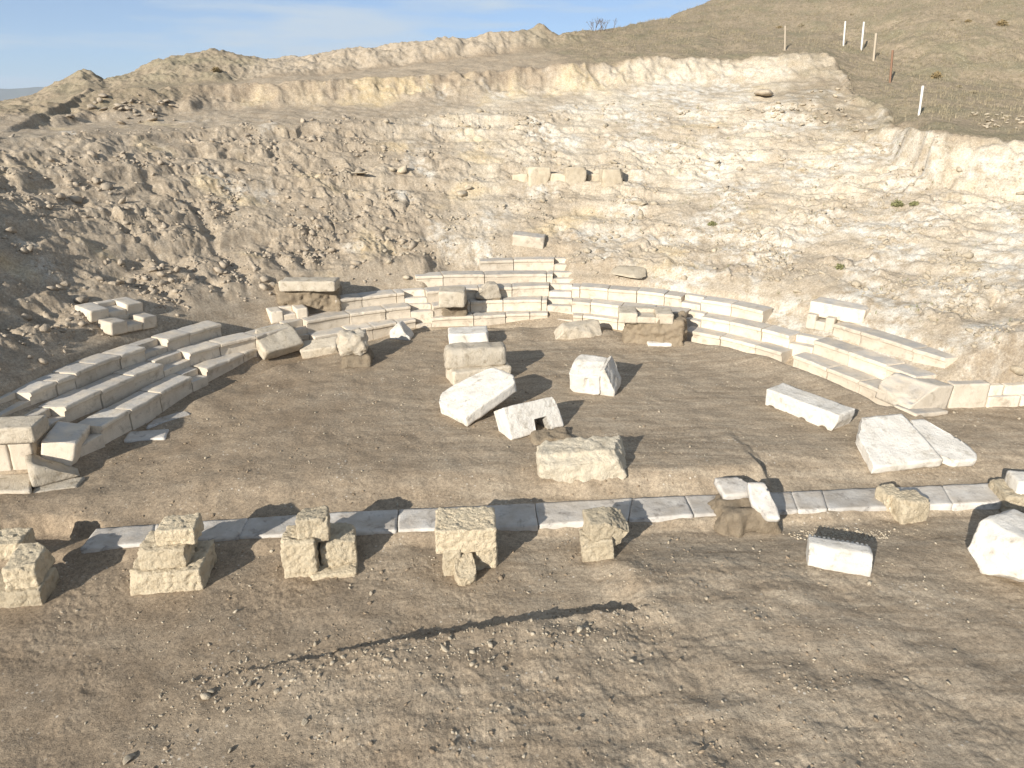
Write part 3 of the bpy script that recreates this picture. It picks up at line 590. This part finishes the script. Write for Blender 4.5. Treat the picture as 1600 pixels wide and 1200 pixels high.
put('marble_fragment', 'thin white slab lying at the foot of the broad clay stump', 'marble fragment', 'marble', (1012,541), (1050,542), .3, .10, bev=.02, sink=.01, yaw=-4)
def slotted(L, W, H, seed):
    a = stone(L * .68, W, H, seed, .02, .012, chips=[((-.5, 0, 1), (-.44, .5, .95)), ((-.8, 0, -.9), (-.40, .5, .10)), ((0, -.35, 1), (.1, .6, 1.0)), ((.3, 0, -1), (.2, .5, .04))], off=(-L * .16, 0, 0), res=.03)
    b_ = stone(L * .34, W * .94, H * 1.13, seed + 1, .02, .014, chips=[((.95, 0, .42), (.26, .5, .50)), ((-.75, 0, 1), (-.15, .5, .96))], off=(L * .325, .05, 0))
    v = a[0]; sl_ = (np.abs(v[:, 0] + L * .12) < .045) & (np.abs(v[:, 2] - H * .48) < .11) & (v[:, 1] < W * .3); v[sl_, 1] += .10
    return join(a, b_)
put('marble_block', 'broken upright white marble block with a pointed top, floor centre', 'marble block', 'marble', (890,611), (960,621), .75, .72, parts=slotted, pitch=10, group=G1)
put('marble_block', 'lowest block of the marble stack in the floor centre', 'marble block', 'marble_rough', (709,603), (800,592), .75, .40, bev=.04, rough=.02, nchip=2, group=G1)
put('marble_block', 'long rough roller-like block lying across the central stack', 'marble block', 'marble_rough', (696,576), (793,571), .66, .54, z=.36, bev=.12, rough=.025, group=G1)
put('marble_block', 'flat white block behind the roller-like block of the stack', 'marble block', 'marble', (702,549), (764,546), .75, .40, bev=.03, rough=.014, nchip=2, sink=-.1, group=G1)
put('marble_slab', 'big white marble slab propped at an angle against the central stack', 'marble slab', 'marble', (676,640), (730,668), 1.75, .27, bev=.03, rough=.016, pitch=17, chips=[((-1, -1, 0), (-.30, .06, .5)), ((-1, .25, 0), (-.44, .55, .5)), ((.7, .9, 0), (.40, .93, .5)), ((-.9, .6, 0), (-.36, .86, .5))], sink=.0, group=G1)
def ublock(L, W, H, seed):
    V, F = stone(L, W, H, seed, .02, .008, res=.035, chips=[((1, 0, .25), (.49, .5, .6))])
    inn = (V[:, 0] > -.02 * L) & (V[:, 0] < .24 * L); V[:, 2] = np.where(inn, np.maximum(V[:, 2], H * .44), V[:, 2])
    return V, F
put('clay_pedestal', 'low clay lump under the notched white block, floor centre', 'earth mound', 'clay', (836,694), (892,690), .5, .17, bev=.06, rough=.06, rs=7, taper=.1)
put('marble_block', 'white marble block with a square notch in its lower edge', 'marble block', 'marble', (799,689), (882,667), .50, .70, parts=ublock, pitch=-30, roll=0, sink=-.02, group=G1)
put('boulder', 'large rough yellowish boulder block in front of the stage slabs', 'boulder', 'cream_rock', (844,763), (986,753), .84, .66, bev=.10, rough=.034, rs=6.5, pits=.022, chips=[((-.9, -.3, -.5), (-.46, .1, .25)), ((.9, -.3, .5), (.42, .2, .6)), ((0, -.8, 1), (0, .12, .86)), ((.8, -.1, -.7), (.44, .2, .2)), ((-.3, 0, -1), (.0, .2, .04))], nchip=1, res=.03)
def scallop(L, W, H, seed):
    V, F = stone(L, W, H, seed, .025, .012, res=.035, chips=[((1, 0, -.5), (.46, .5, .3))])
    t = np.clip(1 - V[:, 2] / (H * .75), 0, 1); V[:, 2] += t * H * .22 * np.clip(np.sin(V[:, 0] * 2 * PI / (.46 + .08 * np.sin(V[:, 0] * 3)) + .6) + .3 * n3(V * 6, 5), 0, 1) ** .6
    return V, F
put('carved_beam', 'long white cornice block with scalloped lower edge, right of floor', 'marble block', 'marble', (1194,632), (1306,676), .62, .46, parts=scallop, pitch=2, group=G1)
put('marble_slab', 'broad white marble slab lying tilted near the right edge, left of pair', 'marble slab', 'marble', (1359,742), (1470,729), 1.42, .20, bev=.02, rough=.012, pitch=17, chips=[((-1, .22, 0), (-.47, .05, .5)), ((-1, .75, 0), (-.36, .62, .5))], sink=.0, group=G1)
put('marble_slab', 'white marble slab with broken lower corner, right of the tilted pair', 'marble slab', 'marble', (1453,736), (1530,728), 1.35, .18, bev=.02, rough=.012, pitch=15, chips=[((-1, -.85, 0), (-.05, 0.02, .5)), ((1, .45, 0), (.42, .5, .5)), ((-1, .35, 0), (-.42, .3, .5)), ((1, -.8, 0), (.46, .1, .5))], sink=.0, group=G1)
def dentil(L, W, H, seed):
    P = [stone(L, W, H, seed, .02, .008, chips=[((0, -1, .95), (0, .05, .55))])]
    k = 13
    for i in range(k): P.append(stone(L / k * .62, .10, .13, seed + i, .01, .004, off=((i + .5) / k * L - L / 2, W - .02, H - .15), res=.04))
    return join(*P)
put('dentil_block', 'white cornice block with a row of small teeth, right foreground', 'marble block', 'marble', (1261,884), (1360,902), .42, .36, parts=dentil, group='loose blocks in front of the stage slabs')
put('marble_block', 'huge white marble block cut by the right photograph edge', 'marble block', 'marble', (1502,885), (1622,935), 1.05, .84, bev=.05, rough=.02, chips=[((-.8, -.5, -.6), (-.42, .1, .28)), ((-.4, -1, .5), (-.2, .1, .72)), ((.3, -.5, -.8), (.0, .06, .15)), ((-.8, .2, .7), (-.44, .5, .92))], group='loose blocks in front of the stage slabs')

# ------------------------------------------------------------------ limestone piers along the stage front
def lime(label, pL, pR, W, H, z=None, **kw):
    k = dict(bev=.035, rough=.015, rs=15, nchip=2, res=.02, group=G3, pits=.026); k.update(kw)
    return put('limestone_block', label, 'limestone block', 'lime', pL, pR, W, H, z=z, **k)
lime('pale pitted block at the bottom of the leftmost pier', (-45,956), (68,946), .6, .34)
lime('big turned yellow block lying on the leftmost pier', (8,925), (58,920), .72, .40, z=-.12, yaw=14, back=.05)
lime('dark crusted block at the left photograph edge on the leftmost pier', (-40,892), (18,888), .5, .30, z=-.10, back=.3)
lime('widest pitted block at the bottom of the second pier from the left', (203,932), (318,922), .85, .42)
lime('middle block of the three stacked on the second pier', (214,893), (290,888), .62, .34, z=.0, back=.08)
lime('topmost block of the three stacked on the second pier', (238,866), (300,861), .5, .30, z=.28, back=.22)
lime('small block wedged behind the middle one on the second pier', (208,892), (238,890), .4, .26, z=.02, back=.2)
lime('tall upright block on the left of the third pier', (444,905), (497,902), .55, .70)
lime('dark weathered block perched at the back of the third pier', (462,868), (514,862), .5, .42, z=.20, back=.35, pitch=-8)
lime('square block with a broken shadowed hollow on the right of the third pier', (502,893), (558,884), .62, .55, yaw=14)
lime('thin slab at the foot of the third pier', (484,908), (558,900), .6, .14)
lime('wide block capping the fourth pier from the left', (681,862), (776,858), .72, .42, z=.05)
lime('left upright block under the cap of the fourth pier', (692,900), (722,899), .6, .52)
lime('rounded stub sticking out at the front of the fourth pier', (714,918), (746,914), .5, .42, bev=.09, chips=[((0, -.6, 1), (0, .2, .6))])
lime('right block under the cap of the fourth pier', (736,892), (780,886), .62, .50, bev=.08)
lime('wedge-shaped block on top of the fifth pier', (922,853), (986,845), .52, .44, z=-.08, chips=[((1, 0, -.8), (.30, .5, .2)), ((.5, -.2, 1), (.2, .5, .85))])
lime('pale block at the bottom of the fifth pier', (912,878), (962,873), .5, .42)
lime('thin left block of the yellow post pair near the right edge', (1384,799), (1412,796), .4, .38, bev=.05)
lime('thick right block of the yellow post pair near the right edge', (1408,820), (1450,814), .45, .48, bev=.05)
lime('yellow limestone block at the right photograph edge', (1566,803), (1640,810), .7, .42)
put('marble_fragment', 'white block resting on the limestone block at right edge', 'marble fragment', 'marble', (1588,772), (1640,776), .5, .30, z=-.04, bev=.04, nchip=2)
put('clay_pedestal', 'clay stump carrying two grey-white fragments at the stage slabs', 'earth mound', 'clay', (1132,834), (1210,830), .75, .44, bev=.08, rough=.06, rs=6, taper=.22, res=.03)
put('marble_fragment', 'flat grey-white fragment at the back of the clay stump', 'marble fragment', 'marble_grey', (1134,784), (1190,780), .5, .14, z=.02, bev=.02, rough=.012, pitch=12, back=.1, chips=[((1, .6, 0), (.3, .6, .5))])
put('marble_fragment', 'pointed grey-white fragment sliding off the clay stump to the right', 'marble fragment', 'marble_grey', (1180,815), (1214,809), .72, .14, z=-.08, bev=.02, rough=.012, pitch=30, yaw=-2, chips=[((-1, -.75, 0), (-.1, .1, .5)), ((1, .3, 0), (.4, .5, .5))])
# ------------------------------------------------------------------ rocks, rubble, gravel
def rock_shape(seed, sub=2, nplane=11, flat=1.0):
    bm = bmesh.new(); bmesh.ops.create_icosphere(bm, subdivisions=sub, radius=1.0); rnd = random.Random(seed)
    P = np.array([v.co[:] for v in bm.verts]); F = np.array([[v.index for v in f.verts] for f in bm.faces]); bm.free()
    for _ in range(nplane):
        nn = np.array([rnd.gauss(0, 1), rnd.gauss(0, 1), rnd.gauss(0, 1)]); nn /= np.linalg.norm(nn)
        ex = P @ nn - rnd.uniform(.40, .80); P = P - nn[None] * np.clip(ex, 0, None)[:, None]
    P = P + .06 * (P / np.linalg.norm(P, axis=1, keepdims=True)) * n3(P * 2.3 + seed, seed)[:, None]
    P *= np.array([rnd.uniform(.9, 1.35), rnd.uniform(.7, 1.0), rnd.uniform(.5, .85) * flat]); return P, F
BIG = [rock_shape(900 + k, 2, 20) for k in range(12)]; SML = [rock_shape(950 + k, 1, 13) for k in range(14)]
FLAT = [rock_shape(980 + k, 3, 12, .5) for k in range(5)]
def scatter_mesh(name, X, Y, S, shapes, m, seed, lift=.25, kind='stuff', flat=None):
    rs = np.random.RandomState(seed); Z = terrain(X, Y); VV = []; FF = []; k = 0; ch = rs.randint(0, len(shapes), len(X))
    for q, (P, F) in enumerate(shapes):
        I = np.where(ch == q)[0]
        if not len(I): continue
        ang = rs.uniform(0, 2 * PI, len(I)); c, sn = np.cos(ang)[:, None], np.sin(ang)[:, None]; tl = rs.normal(0, .3, len(I))[:, None]
        x, y, z = P[None, :, 0], P[None, :, 1], P[None, :, 2]
        z2 = z + tl * x; xx = c * x - sn * y; yy = sn * x + c * y; sc = S[I][:, None]
        V = np.stack([X[I][:, None] + sc * xx, Y[I][:, None] + sc * yy, Z[I][:, None] + sc * (z2 + lift)], 2)
        VV.append(V.reshape(-1, 3)); FF.append((F[None] + (np.arange(len(I)) * len(P))[:, None, None]).reshape(-1, 3) + k); k += V.shape[0] * V.shape[1]
    o = link(name, mesh(name, np.concatenate(VV), np.concatenate(FF), M[m])); tag(o, None, None, None, kind); return o
rs = np.random.RandomState(5)
def slope_samples(n, seed):
    r_ = np.random.RandomState(seed); th = r_.uniform(-1.75, 1.45, n); rho = np.sqrt(r_.uniform((R1 + 1.95) ** 2, 23.5 ** 2, n))
    X = CX + rho * np.sin(th); Y = CY + rho * np.cos(th); _, Y2, Y3, Y4, Y5, Y6 = hill(X, Y, rho, 0 * X)
    a = X / np.maximum(Y, .1); ok = (Y < Y2 + .8) & (np.abs(a) < .86) & (Y > 12.6 + .15 * (X + 8.7)) & ~((X > -3.0) & (X < 1.9) & (rho < 11.9))
    for px_, py_, pr_ in PADS: ok &= (X - px_) ** 2 + (Y - py_) ** 2 > (pr_ * .95) ** 2
    cl = fbm(X * .55, Y * .55, 4, 141, .6); band = .5 + .5 * np.cos(2 * PI * (rho - R1) / .62 + 1.5 * pn(X * .3, Y * .3, 142))
    d = np.clip(.10 + 1.7 * cl + .45 * (band - .4) * (rho < 15), .03, 1.0) * (1 - .45 * sstep(13, 19, rho))
    return X[ok], Y[ok], rho[ok], d[ok], r_
X, Y, rho, d, r_ = slope_samples(80000, 11); d = d * (1 + .9 * sstep(5, 10, X) * (1 - sstep(14, 18, rho))); k = r_.uniform(0, 1, len(X)) < d * .75; X, Y, rho = X[k], Y[k], rho[k]
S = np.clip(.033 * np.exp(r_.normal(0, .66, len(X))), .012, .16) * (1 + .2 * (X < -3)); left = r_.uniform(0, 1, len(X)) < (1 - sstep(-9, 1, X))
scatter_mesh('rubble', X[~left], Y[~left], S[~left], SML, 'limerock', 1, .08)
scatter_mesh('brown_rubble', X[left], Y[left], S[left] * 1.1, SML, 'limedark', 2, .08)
# the larger rocks are things of their own
bigme = {m: [mesh('rock', P * (1 - .0), F, M[m], False) for P, F in BIG] for m in ('limerock', 'limedark')}
flatme = [mesh('flat_rock', P, F, M['limerock'], False) for P, F in FLAT]
def rock(x, y, s, m, label, group, r_, sink=.2, mes=None, name='rock', cat='rock'):
    me = (mes or bigme[m])[r_.randint(len(mes or bigme[m]))]; o = link(name, me, None, (x, y, ground_z(x, y) + s * sink))
    o.scale = (s * r_.uniform(.85, 1.2), s * r_.uniform(.85, 1.15), s * r_.uniform(.8, 1.1)); o.rotation_euler = (r_.normal(0, .2), r_.normal(0, .2), r_.uniform(0, 6.28))
    tag(o, label, cat, group); return o
X, Y, rho, d, r_ = slope_samples(5200, 23); k = r_.uniform(0, 1, len(X)) < d; X, Y, rho = X[k], Y[k], rho[k]
cnt = [0, 0, 0]
for x, y in zip(X, Y):
    q = 0 if x < -4.2 else 1 if x < 4.5 else 2
    if cnt[q] >= (105, 75, 95)[q]: continue
    cnt[q] += 1; s_ = float(np.clip(.115 * math.exp(r_.normal(0, .38)), .07, .30))
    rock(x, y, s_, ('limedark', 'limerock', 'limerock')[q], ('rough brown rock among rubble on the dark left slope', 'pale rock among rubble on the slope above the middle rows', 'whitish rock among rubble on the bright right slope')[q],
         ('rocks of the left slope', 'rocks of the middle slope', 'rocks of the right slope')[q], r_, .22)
r_ = np.random.RandomState(77)
def pix_rock(px, py, wpx, m, label, group=None, hfac=1.0, name='rock', cat='rock', mes=None):
    g = onG(px, py, True); s_ = wpx / FPX * math.dist(g, (0, 0, CAMH)) / 2.2; o = rock(g[0], g[1], s_, m, label, group, r_, .35, mes, name, cat); o.scale = (s_, s_ * .9, s_ * hfac); return o
for px, py, wp, lab in [(844,288,34,'squarish pale wall stone, largest of the row high on the middle slope'), (900,286,32,'pale wall stone right of the largest one, high middle slope'), (958,289,32,'whitish wall stone at the right end of the row on the middle slope'),
                        (812,283,24,'small wall stone left of the largest one, high middle slope'), (872,282,24,'low wall stone between the two biggest stones of the upper row'), (930,283,24,'low wall stone just before the right end of the upper row')]:
    g = onG(px, py, True); wd = wp / FPX * math.dist(g, (0, 0, CAMH)); V, F = stone(wd, wd * .7, wd * (.62 + .25 * (wp > 28)), int(px), .05, .02, 6, nchip=4, res=.05); V[:, 2] -= .12
    o = link('wall_stone', mesh('wall_stone', V, F, M['limerock']), None, g); o.rotation_euler = (-.08, 0, r_.uniform(-.2, .25)); tag(o, lab, 'stone', 'row of wall stones on the middle slope')
pix_rock(630, 270, 26, 'limerock', 'round pale boulder below the rock overhang, left of the wall stones', None, 1.1, 'boulder', 'boulder')
pix_rock(612, 266, 16, 'limerock', 'small boulder touching the left side of the round pale boulder')
pix_rock(1192, 154, 46, 'limedark', 'grey outcrop boulder below the grassy bank at upper right', None, .55, 'boulder', 'boulder')
pix_rock(560, 277, 40, 'limerock', 'flat tilted slab of rock left of the round pale boulder', None, .3, 'rock', 'rock', flatme)
pix_rock(1586, 585, 34, 'limerock', 'whitish rock lying above the right wall at the photograph edge', None, .8)
pix_rock(636, 436, 20, 'limerock', 'small pale stone at the left end of the fourth seat row', None, .8)
o = pix_rock(990, 434, 80, 'limerock', 'flat white rock ledge right of the top seat rows', None, .22, 'rock_ledge', 'rock', flatme); o.rotation_euler = (.30, 0, 0); o.location.z -= .10
for _ in range(34):
    pix_rock(r_.normal(215, 34), r_.normal(176, 11), r_.uniform(7, 20), 'limedark', 'rough rock in the rubble heap on the far left terrace', 'rocks of the far left heap', .7)
for _ in range(36):
    pix_rock(r_.uniform(1518, 1600), r_.uniform(178, 202), r_.uniform(5, 11), 'limerock', 'small pale stone in the heap on the grassy hillside', 'stones of the heap on the grassy hillside', .7, 'stone', 'stone')
for _ in range(46):
    pix_rock(r_.uniform(1205, 1345), r_.uniform(138, 200), r_.uniform(5, 13), 'limerock', 'pale stone scattered below the grassy bank at upper right', 'stones below the grassy bank', .7, 'stone', 'stone')
# gravel and clods on the floor
def floor_samples(n, seed):
    r2 = np.random.RandomState(seed); Y = r2.uniform(5.2, 21.5, n); X = r2.uniform(-.80, .80, n) * Y; rho = np.hypot(X - CX, Y - CY)
    ok = ((rho < R1 - .05) | (Y < 12.2 + .15 * (X + 8.7))); return X[ok], Y[ok], r2
X, Y, r2 = floor_samples(60000, 31); cl = fbm(X * .7, Y * .7, 4, 151, .6); q = (X - SA[0]) * SN[0] + (Y - SA[1]) * SN[1]
e = (X - E1[0]) * EN[0] + (Y - E1[1]) * EN[1]; ea = (X - E1[0]) * ED[0] + (Y - E1[1]) * ED[1]; edge = np.exp(-((e + .35) / .45) ** 2) * (ea > -.6) * (ea < 6.2)
p = np.clip(.05 + .35 * np.clip(cl, 0, 1) + .5 * edge + .06 * (Y < 10), 0, 1) * (np.abs(q) > .45); k = r2.uniform(0, 1, len(X)) < p * .8
scatter_mesh('gravel', X[k], Y[k], np.clip(.0115 * np.exp(r2.normal(0, .58, k.sum())), .005, .06) * (1 + .5 * edge[k]), SML, 'limerock', 3, .15)
X, Y, r2 = floor_samples(26000, 37); cl = fbm(X * .9, Y * .9, 4, 161, .6); q = (X - SA[0]) * SN[0] + (Y - SA[1]) * SN[1]; k = (r2.uniform(0, 1, len(X)) < np.clip(.1 + .9 * cl, .02, 1) * .75) & (np.abs(q) > .45) & (X < 5.5 - .3 * Y + 2)
scatter_mesh('soil_clods', X[k], Y[k], np.clip(.017 * np.exp(r2.normal(0, .5, k.sum())), .007, .06), SML, 'ground', 4, .1)
gx = onG(1320, 836); r2 = np.random.RandomState(41); X = gx[0] + r2.normal(0, .45, 500); Y = gx[1] + r2.normal(0, .10, 500)
scatter_mesh('pale_gravel', X, Y, np.clip(.016 * np.exp(r2.normal(0, .5, 500)), .006, .05), SML, 'limerock', 5, .15)
r2 = np.random.RandomState(43)
for px, py, wp, lab in [(786,1047,13,'round whitish pebble right of centre in the foreground'), (359,1174,12,'white pebble near the bottom left of the foreground'), (330,1082,18,'pale flat stone below the left end of the shadow edge'), (477,1128,14,'pale stone in the lower left foreground'),
                        (302,1064,12,'small pale stone at the left tip of the soil edge'), (200,1190,24,'pale stone at the bottom left photograph edge'), (922,976,12,'white stone at the right end of the soil edge'), (964,962,10,'small white stone just past the right end of the soil edge'),
                        (1482,1069,10,'small white stone in the right foreground'), (1062,1078,10,'pale stone in the foreground right of centre'), (900,1143,12,'white sliver of stone in the bottom foreground'), (1150,993,8,'tiny white stone right of a pale clay patch'), (390,1071,16,'reddish stone behind the pale stones in the left foreground')]:
    pix_rock(px, py, wp, 'limerock', lab, None, .75, 'stone', 'stone')

# ------------------------------------------------------------------ fence posts, shrub, weeds, dry grass
m, n, l, b = mat('white_concrete'); l(mixc(n, l, noise(n, l, 6), (.80, .77, .70), (.66, .62, .54)), b.inputs['Base Color']); M['post'] = m
m, n, l, b = mat('rusty_iron'); l(mixc(n, l, noise(n, l, 9), (.27, .16, .10), (.20, .12, .08)), b.inputs['Base Color']); M['rust'] = m
m, n, l, b = mat('weathered_wood'); l(mixc(n, l, noise(n, l, 9), (.50, .42, .32), (.36, .30, .22)), b.inputs['Base Color']); M['wood'] = m
for bx, by, tx, ty, mt, rad, lab in [(1227,79,1227,40,'wood',.05,'thin pale fence post standing farthest left on the hill'), (1318,72,1321,33,'post',.052,'white fence post, second from the left on the hill'), (1346,79,1350,34,'post',.052,'white fence post, third from the left and tallest on the hill'),
                                 (1365,95,1369,52,'wood',.07,'short pale fence post just left of the rusty one'), (1391,129,1395,78,'rust',.055,'rusty orange-brown fence post on the hill'), (1436,180,1442,134,'post',.052,'white leaning fence post nearest to the excavation, at lower right')]:
    g = onG(bx, by, True); tp = atY(tx, ty, g[1] + .12); g[2] -= .15; V = Vector(tp) - Vector(g); hgt = V.length
    P, F = stone(rad * 1.5, rad * 1.5, hgt, int(bx), .012, .006, res=.12, wear=.3); P[:, 1] -= rad * .75
    o = link('fence_post', mesh('fence_post', P, F, M[mt], True), None, g); o.rotation_euler = V.to_track_quat('Z', 'Y').to_euler(); tag(o, lab, 'fence post', 'fence posts on the hillside')
def tube(p0, p1, r0, r1, k=5):
    p0, p1 = Vector(p0), Vector(p1); d = (p1 - p0).normalized(); a = d.orthogonal().normalized(); b_ = d.cross(a)
    V = [p0 + r0 * (math.cos(2 * PI * i / k) * a + math.sin(2 * PI * i / k) * b_) for i in range(k)] + [p1 + r1 * (math.cos(2 * PI * i / k) * a + math.sin(2 * PI * i / k) * b_) for i in range(k)]
    F = np.array([[i, (i + 1) % k, k + (i + 1) % k, k + i] for i in range(k)]); return np.array([v[:] for v in V]), F
m, n, l, b = mat('bare_twigs'); b.inputs['Base Color'].default_value = (.17, .13, .10, 1); M['twig'] = m
rnd = random.Random(8); parts = []
def grow(p, d, ln, r, lev):
    q = p + d * ln; parts.append(tube(p, q, r, r * .6))
    if lev:
        for _ in range(rnd.choice((2, 3, 3))): grow(q, (d + Vector((rnd.gauss(0, .45), rnd.gauss(0, .45), rnd.gauss(.1, .25)))).normalized(), ln * rnd.uniform(.6, .85), r * .6, lev - 1)
for _ in range(9): grow(Vector((rnd.gauss(0, .35), rnd.gauss(0, .2), -.1)), Vector((rnd.gauss(0, .5), rnd.gauss(0, .4), 1)).normalized(), .34, .022, 3)
V, F = join(*parts); g = onG(930, 50, True); o = link('bare_shrub', mesh('bare_shrub', V, F, M['twig']), None, g); tag(o, 'leafless grey shrub standing on the skyline left of the grassy hill', 'shrub')
def tufts(name, X, Y, hgt, nb, m, seed, spread=.5):
    r2 = np.random.RandomState(seed); Z = terrain(X, Y); n_ = len(X); a = r2.uniform(0, 2 * PI, (n_, nb)); ln = hgt[:, None] * r2.uniform(.5, 1.1, (n_, nb)); tl = r2.uniform(.15, 1.0, (n_, nb)) * spread
    bx = X[:, None] + r2.normal(0, .25, (n_, nb)) * hgt[:, None]; by = Y[:, None] + r2.normal(0, .25, (n_, nb)) * hgt[:, None]; wd = .06 * hgt[:, None]
    tx = bx + np.cos(a) * ln * tl; ty = by + np.sin(a) * ln * tl; tz = Z[:, None] + ln
    px, py = -np.sin(a) * wd, np.cos(a) * wd; Zb = Z[:, None] - .02 + 0 * bx
    V = np.stack([np.stack([bx - px, by - py, Zb], -1), np.stack([bx + px, by + py, Zb], -1), np.stack([tx, ty, tz], -1)], 2).reshape(-1, 3)
    F = np.arange(len(V)).reshape(-1, 3); o = link(name, mesh(name, V, F, M[m])); tag(o, None, None, None, 'stuff'); return o
def leaf_mat(name, c0, c1):
    m, n, l, b = mat(name); tcn = n.new('ShaderNodeTexCoord'); l(mixc(n, l, noise(n, l, 1.3, 4, .6, tcn.outputs['Object']), c0, c1), b.inputs['Base Color']); M[name] = m
leaf_mat('dry_grass', (.40, .325, .22), (.21, .185, .115)); leaf_mat('green_weed', (.17, .18, .075), (.24, .22, .11)); leaf_mat('dry_shrub', (.26, .185, .09), (.20, .16, .085))
r2 = np.random.RandomState(61); n_ = 70000; Y = r2.uniform(22, 66, n_); X = r2.uniform(-.1, .85, n_) * Y; rho = np.hypot(X - CX, Y - CY); _, Y2, Y3, Y4, Y5, Y6 = hill(X, Y, rho, 0 * X)
k = (Y > Y4 + .3) & (Y < Y6 + 1) & (X > 3.5) & (r2.uniform(0, 1, n_) < np.clip(.45 + .9 * fbm(X * .4, Y * .4, 3, 171), .05, 1) * (.15 + .85 * sstep(.5, 7, Y - Y4))); tufts('dry_grass', X[k], Y[k], r2.uniform(.05, .20, k.sum()), 4, 'dry_grass', 62, .9)
X, Y, rho, d, r_ = slope_samples(9000, 71); k = (X > 4) & (fbm(X * .8, Y * .8, 3, 181) > .22); tufts('weeds', X[k], Y[k], r_.uniform(.04, .11, k.sum()), 7, 'green_weed', 72, .9)
for i, (px, py, wp, mt, lab) in enumerate([(1402,322,18,'green_weed','green weed clump at the foot of the pale bank, left one'), (1428,321,14,'green_weed','green weed clump at the foot of the pale bank, right one'), (1112,352,14,'green_weed','small green weed clump on the middle right slope'),
                                      (1462,122,17,'dry_shrub','round orange-brown dry shrub right of the rusty post'), (1565,40,14,'dry_shrub','round brown dry shrub near the top right corner'), (338,112,14,'dry_shrub','small dry shrub on the spoil bank at upper left'), (1312,420,16,'green_weed','low weed patch on the right slope above the lone notched block')]):
    g = onG(px, py, True); hh_ = wp / FPX * math.dist(g, (0, 0, CAMH)) * .5; r2 = np.random.RandomState(90 + i); nb = 260
    a = r2.uniform(0, 2 * PI, nb); el_ = r2.uniform(.1, 1.5, nb); rr = hh_ * r2.uniform(.3, 1.05, nb); c = np.stack([np.cos(a) * np.cos(el_) * rr, np.sin(a) * np.cos(el_) * rr, np.sin(el_) * rr * .8], 1)
    t1 = r2.normal(0, 1, (nb, 3)) * hh_ * .13; t2 = r2.normal(0, 1, (nb, 3)) * hh_ * .13; V = np.stack([c - t1, c + t1, c + t2], 1).reshape(-1, 3)
    o = link('weed_clump' if mt == 'green_weed' else 'dry_shrub', mesh('weed_clump', V, np.arange(nb * 3).reshape(-1, 3), M[mt]), None, g); tag(o, lab, 'plant')
r3 = np.random.RandomState(97)
for _ in range(14):
    px, py = r3.uniform(1120, 1598), r3.uniform(4, 150)
    if py > 60 + .35 * (px - 1250): continue
    g = onG(px, py, True); hh_ = r3.uniform(.12, .30); nb = 150; a = r3.uniform(0, 2 * PI, nb); el_ = r3.uniform(.05, 1.5, nb); rr = hh_ * r3.uniform(.3, 1.05, nb)
    c = np.stack([np.cos(a) * np.cos(el_) * rr, np.sin(a) * np.cos(el_) * rr, np.sin(el_) * rr * .6], 1); t1 = r3.normal(0, .13, (nb, 3)) * hh_; t2 = r3.normal(0, .13, (nb, 3)) * hh_
    o = link('dry_shrub', mesh('dry_shrub', np.stack([c - t1, c + t1, c + t2], 1).reshape(-1, 3), np.arange(nb * 3).reshape(-1, 3), M['dry_grass' if r3.rand() < .6 else 'dry_shrub']), None, g)
    tag(o, 'low dry scrub tuft on the upper grassy hillside', 'shrub', 'low scrub on the grassy hillside')
# ------------------------------------------------------------------ far ridge
m, n, l, b = mat('far_ridge'); l(mixc(n, l, noise(n, l, .004), (.16, .17, .13), (.22, .20, .15)), b.inputs['Base Color']); M['ridge'] = m
th = np.linspace(-1.2, .9, 160); V = []; 
for t in th:
    hgt = 95 + 60 * float(pn(np.array([t * 4.0]), np.array([0.3]), 7)[0]) + 25 * float(pn(np.array([t * 17.0]), np.array([0.3]), 8)[0])
    for rr, zz in ((4300, -29), (4700, hgt * .55), (5000, hgt), (5600, hgt * .5), (6000, -29)): V.append((rr * math.sin(t), rr * math.cos(t), zz))
F = [(i * 5 + j, (i + 1) * 5 + j, (i + 1) * 5 + j + 1, i * 5 + j + 1) for i in range(159) for j in range(4)]
tag(link('distant_hills', mesh('distant_hills', np.array(V), np.array(F), M['ridge'], True)), None, None, None, 'structure')

# ------------------------------------------------------------------ air
m = bpy.data.materials.new('haze'); m.use_nodes = True; n = m.node_tree.nodes; n.clear(); out = n.new('ShaderNodeOutputMaterial'); pv = n.new('ShaderNodeVolumePrincipled')
pv.inputs['Density'].default_value = 0.00014; pv.inputs['Color'].default_value = (.72, .83, .97, 1); pv.inputs['Anisotropy'].default_value = 0.1
m.node_tree.links.new(pv.outputs[0], out.inputs['Volume'])
hb = 6800.0
V = np.array([(x, y, z) for z in (-60, 260) for y in (-hb, hb) for x in (-hb, hb)], float)
F = [(0, 2, 3, 1), (4, 5, 7, 6), (0, 1, 5, 4), (2, 6, 7, 3), (0, 4, 6, 2), (1, 3, 7, 5)]
tag(link('haze', mesh('haze', V, F, m)), None, None, None, 'stuff')
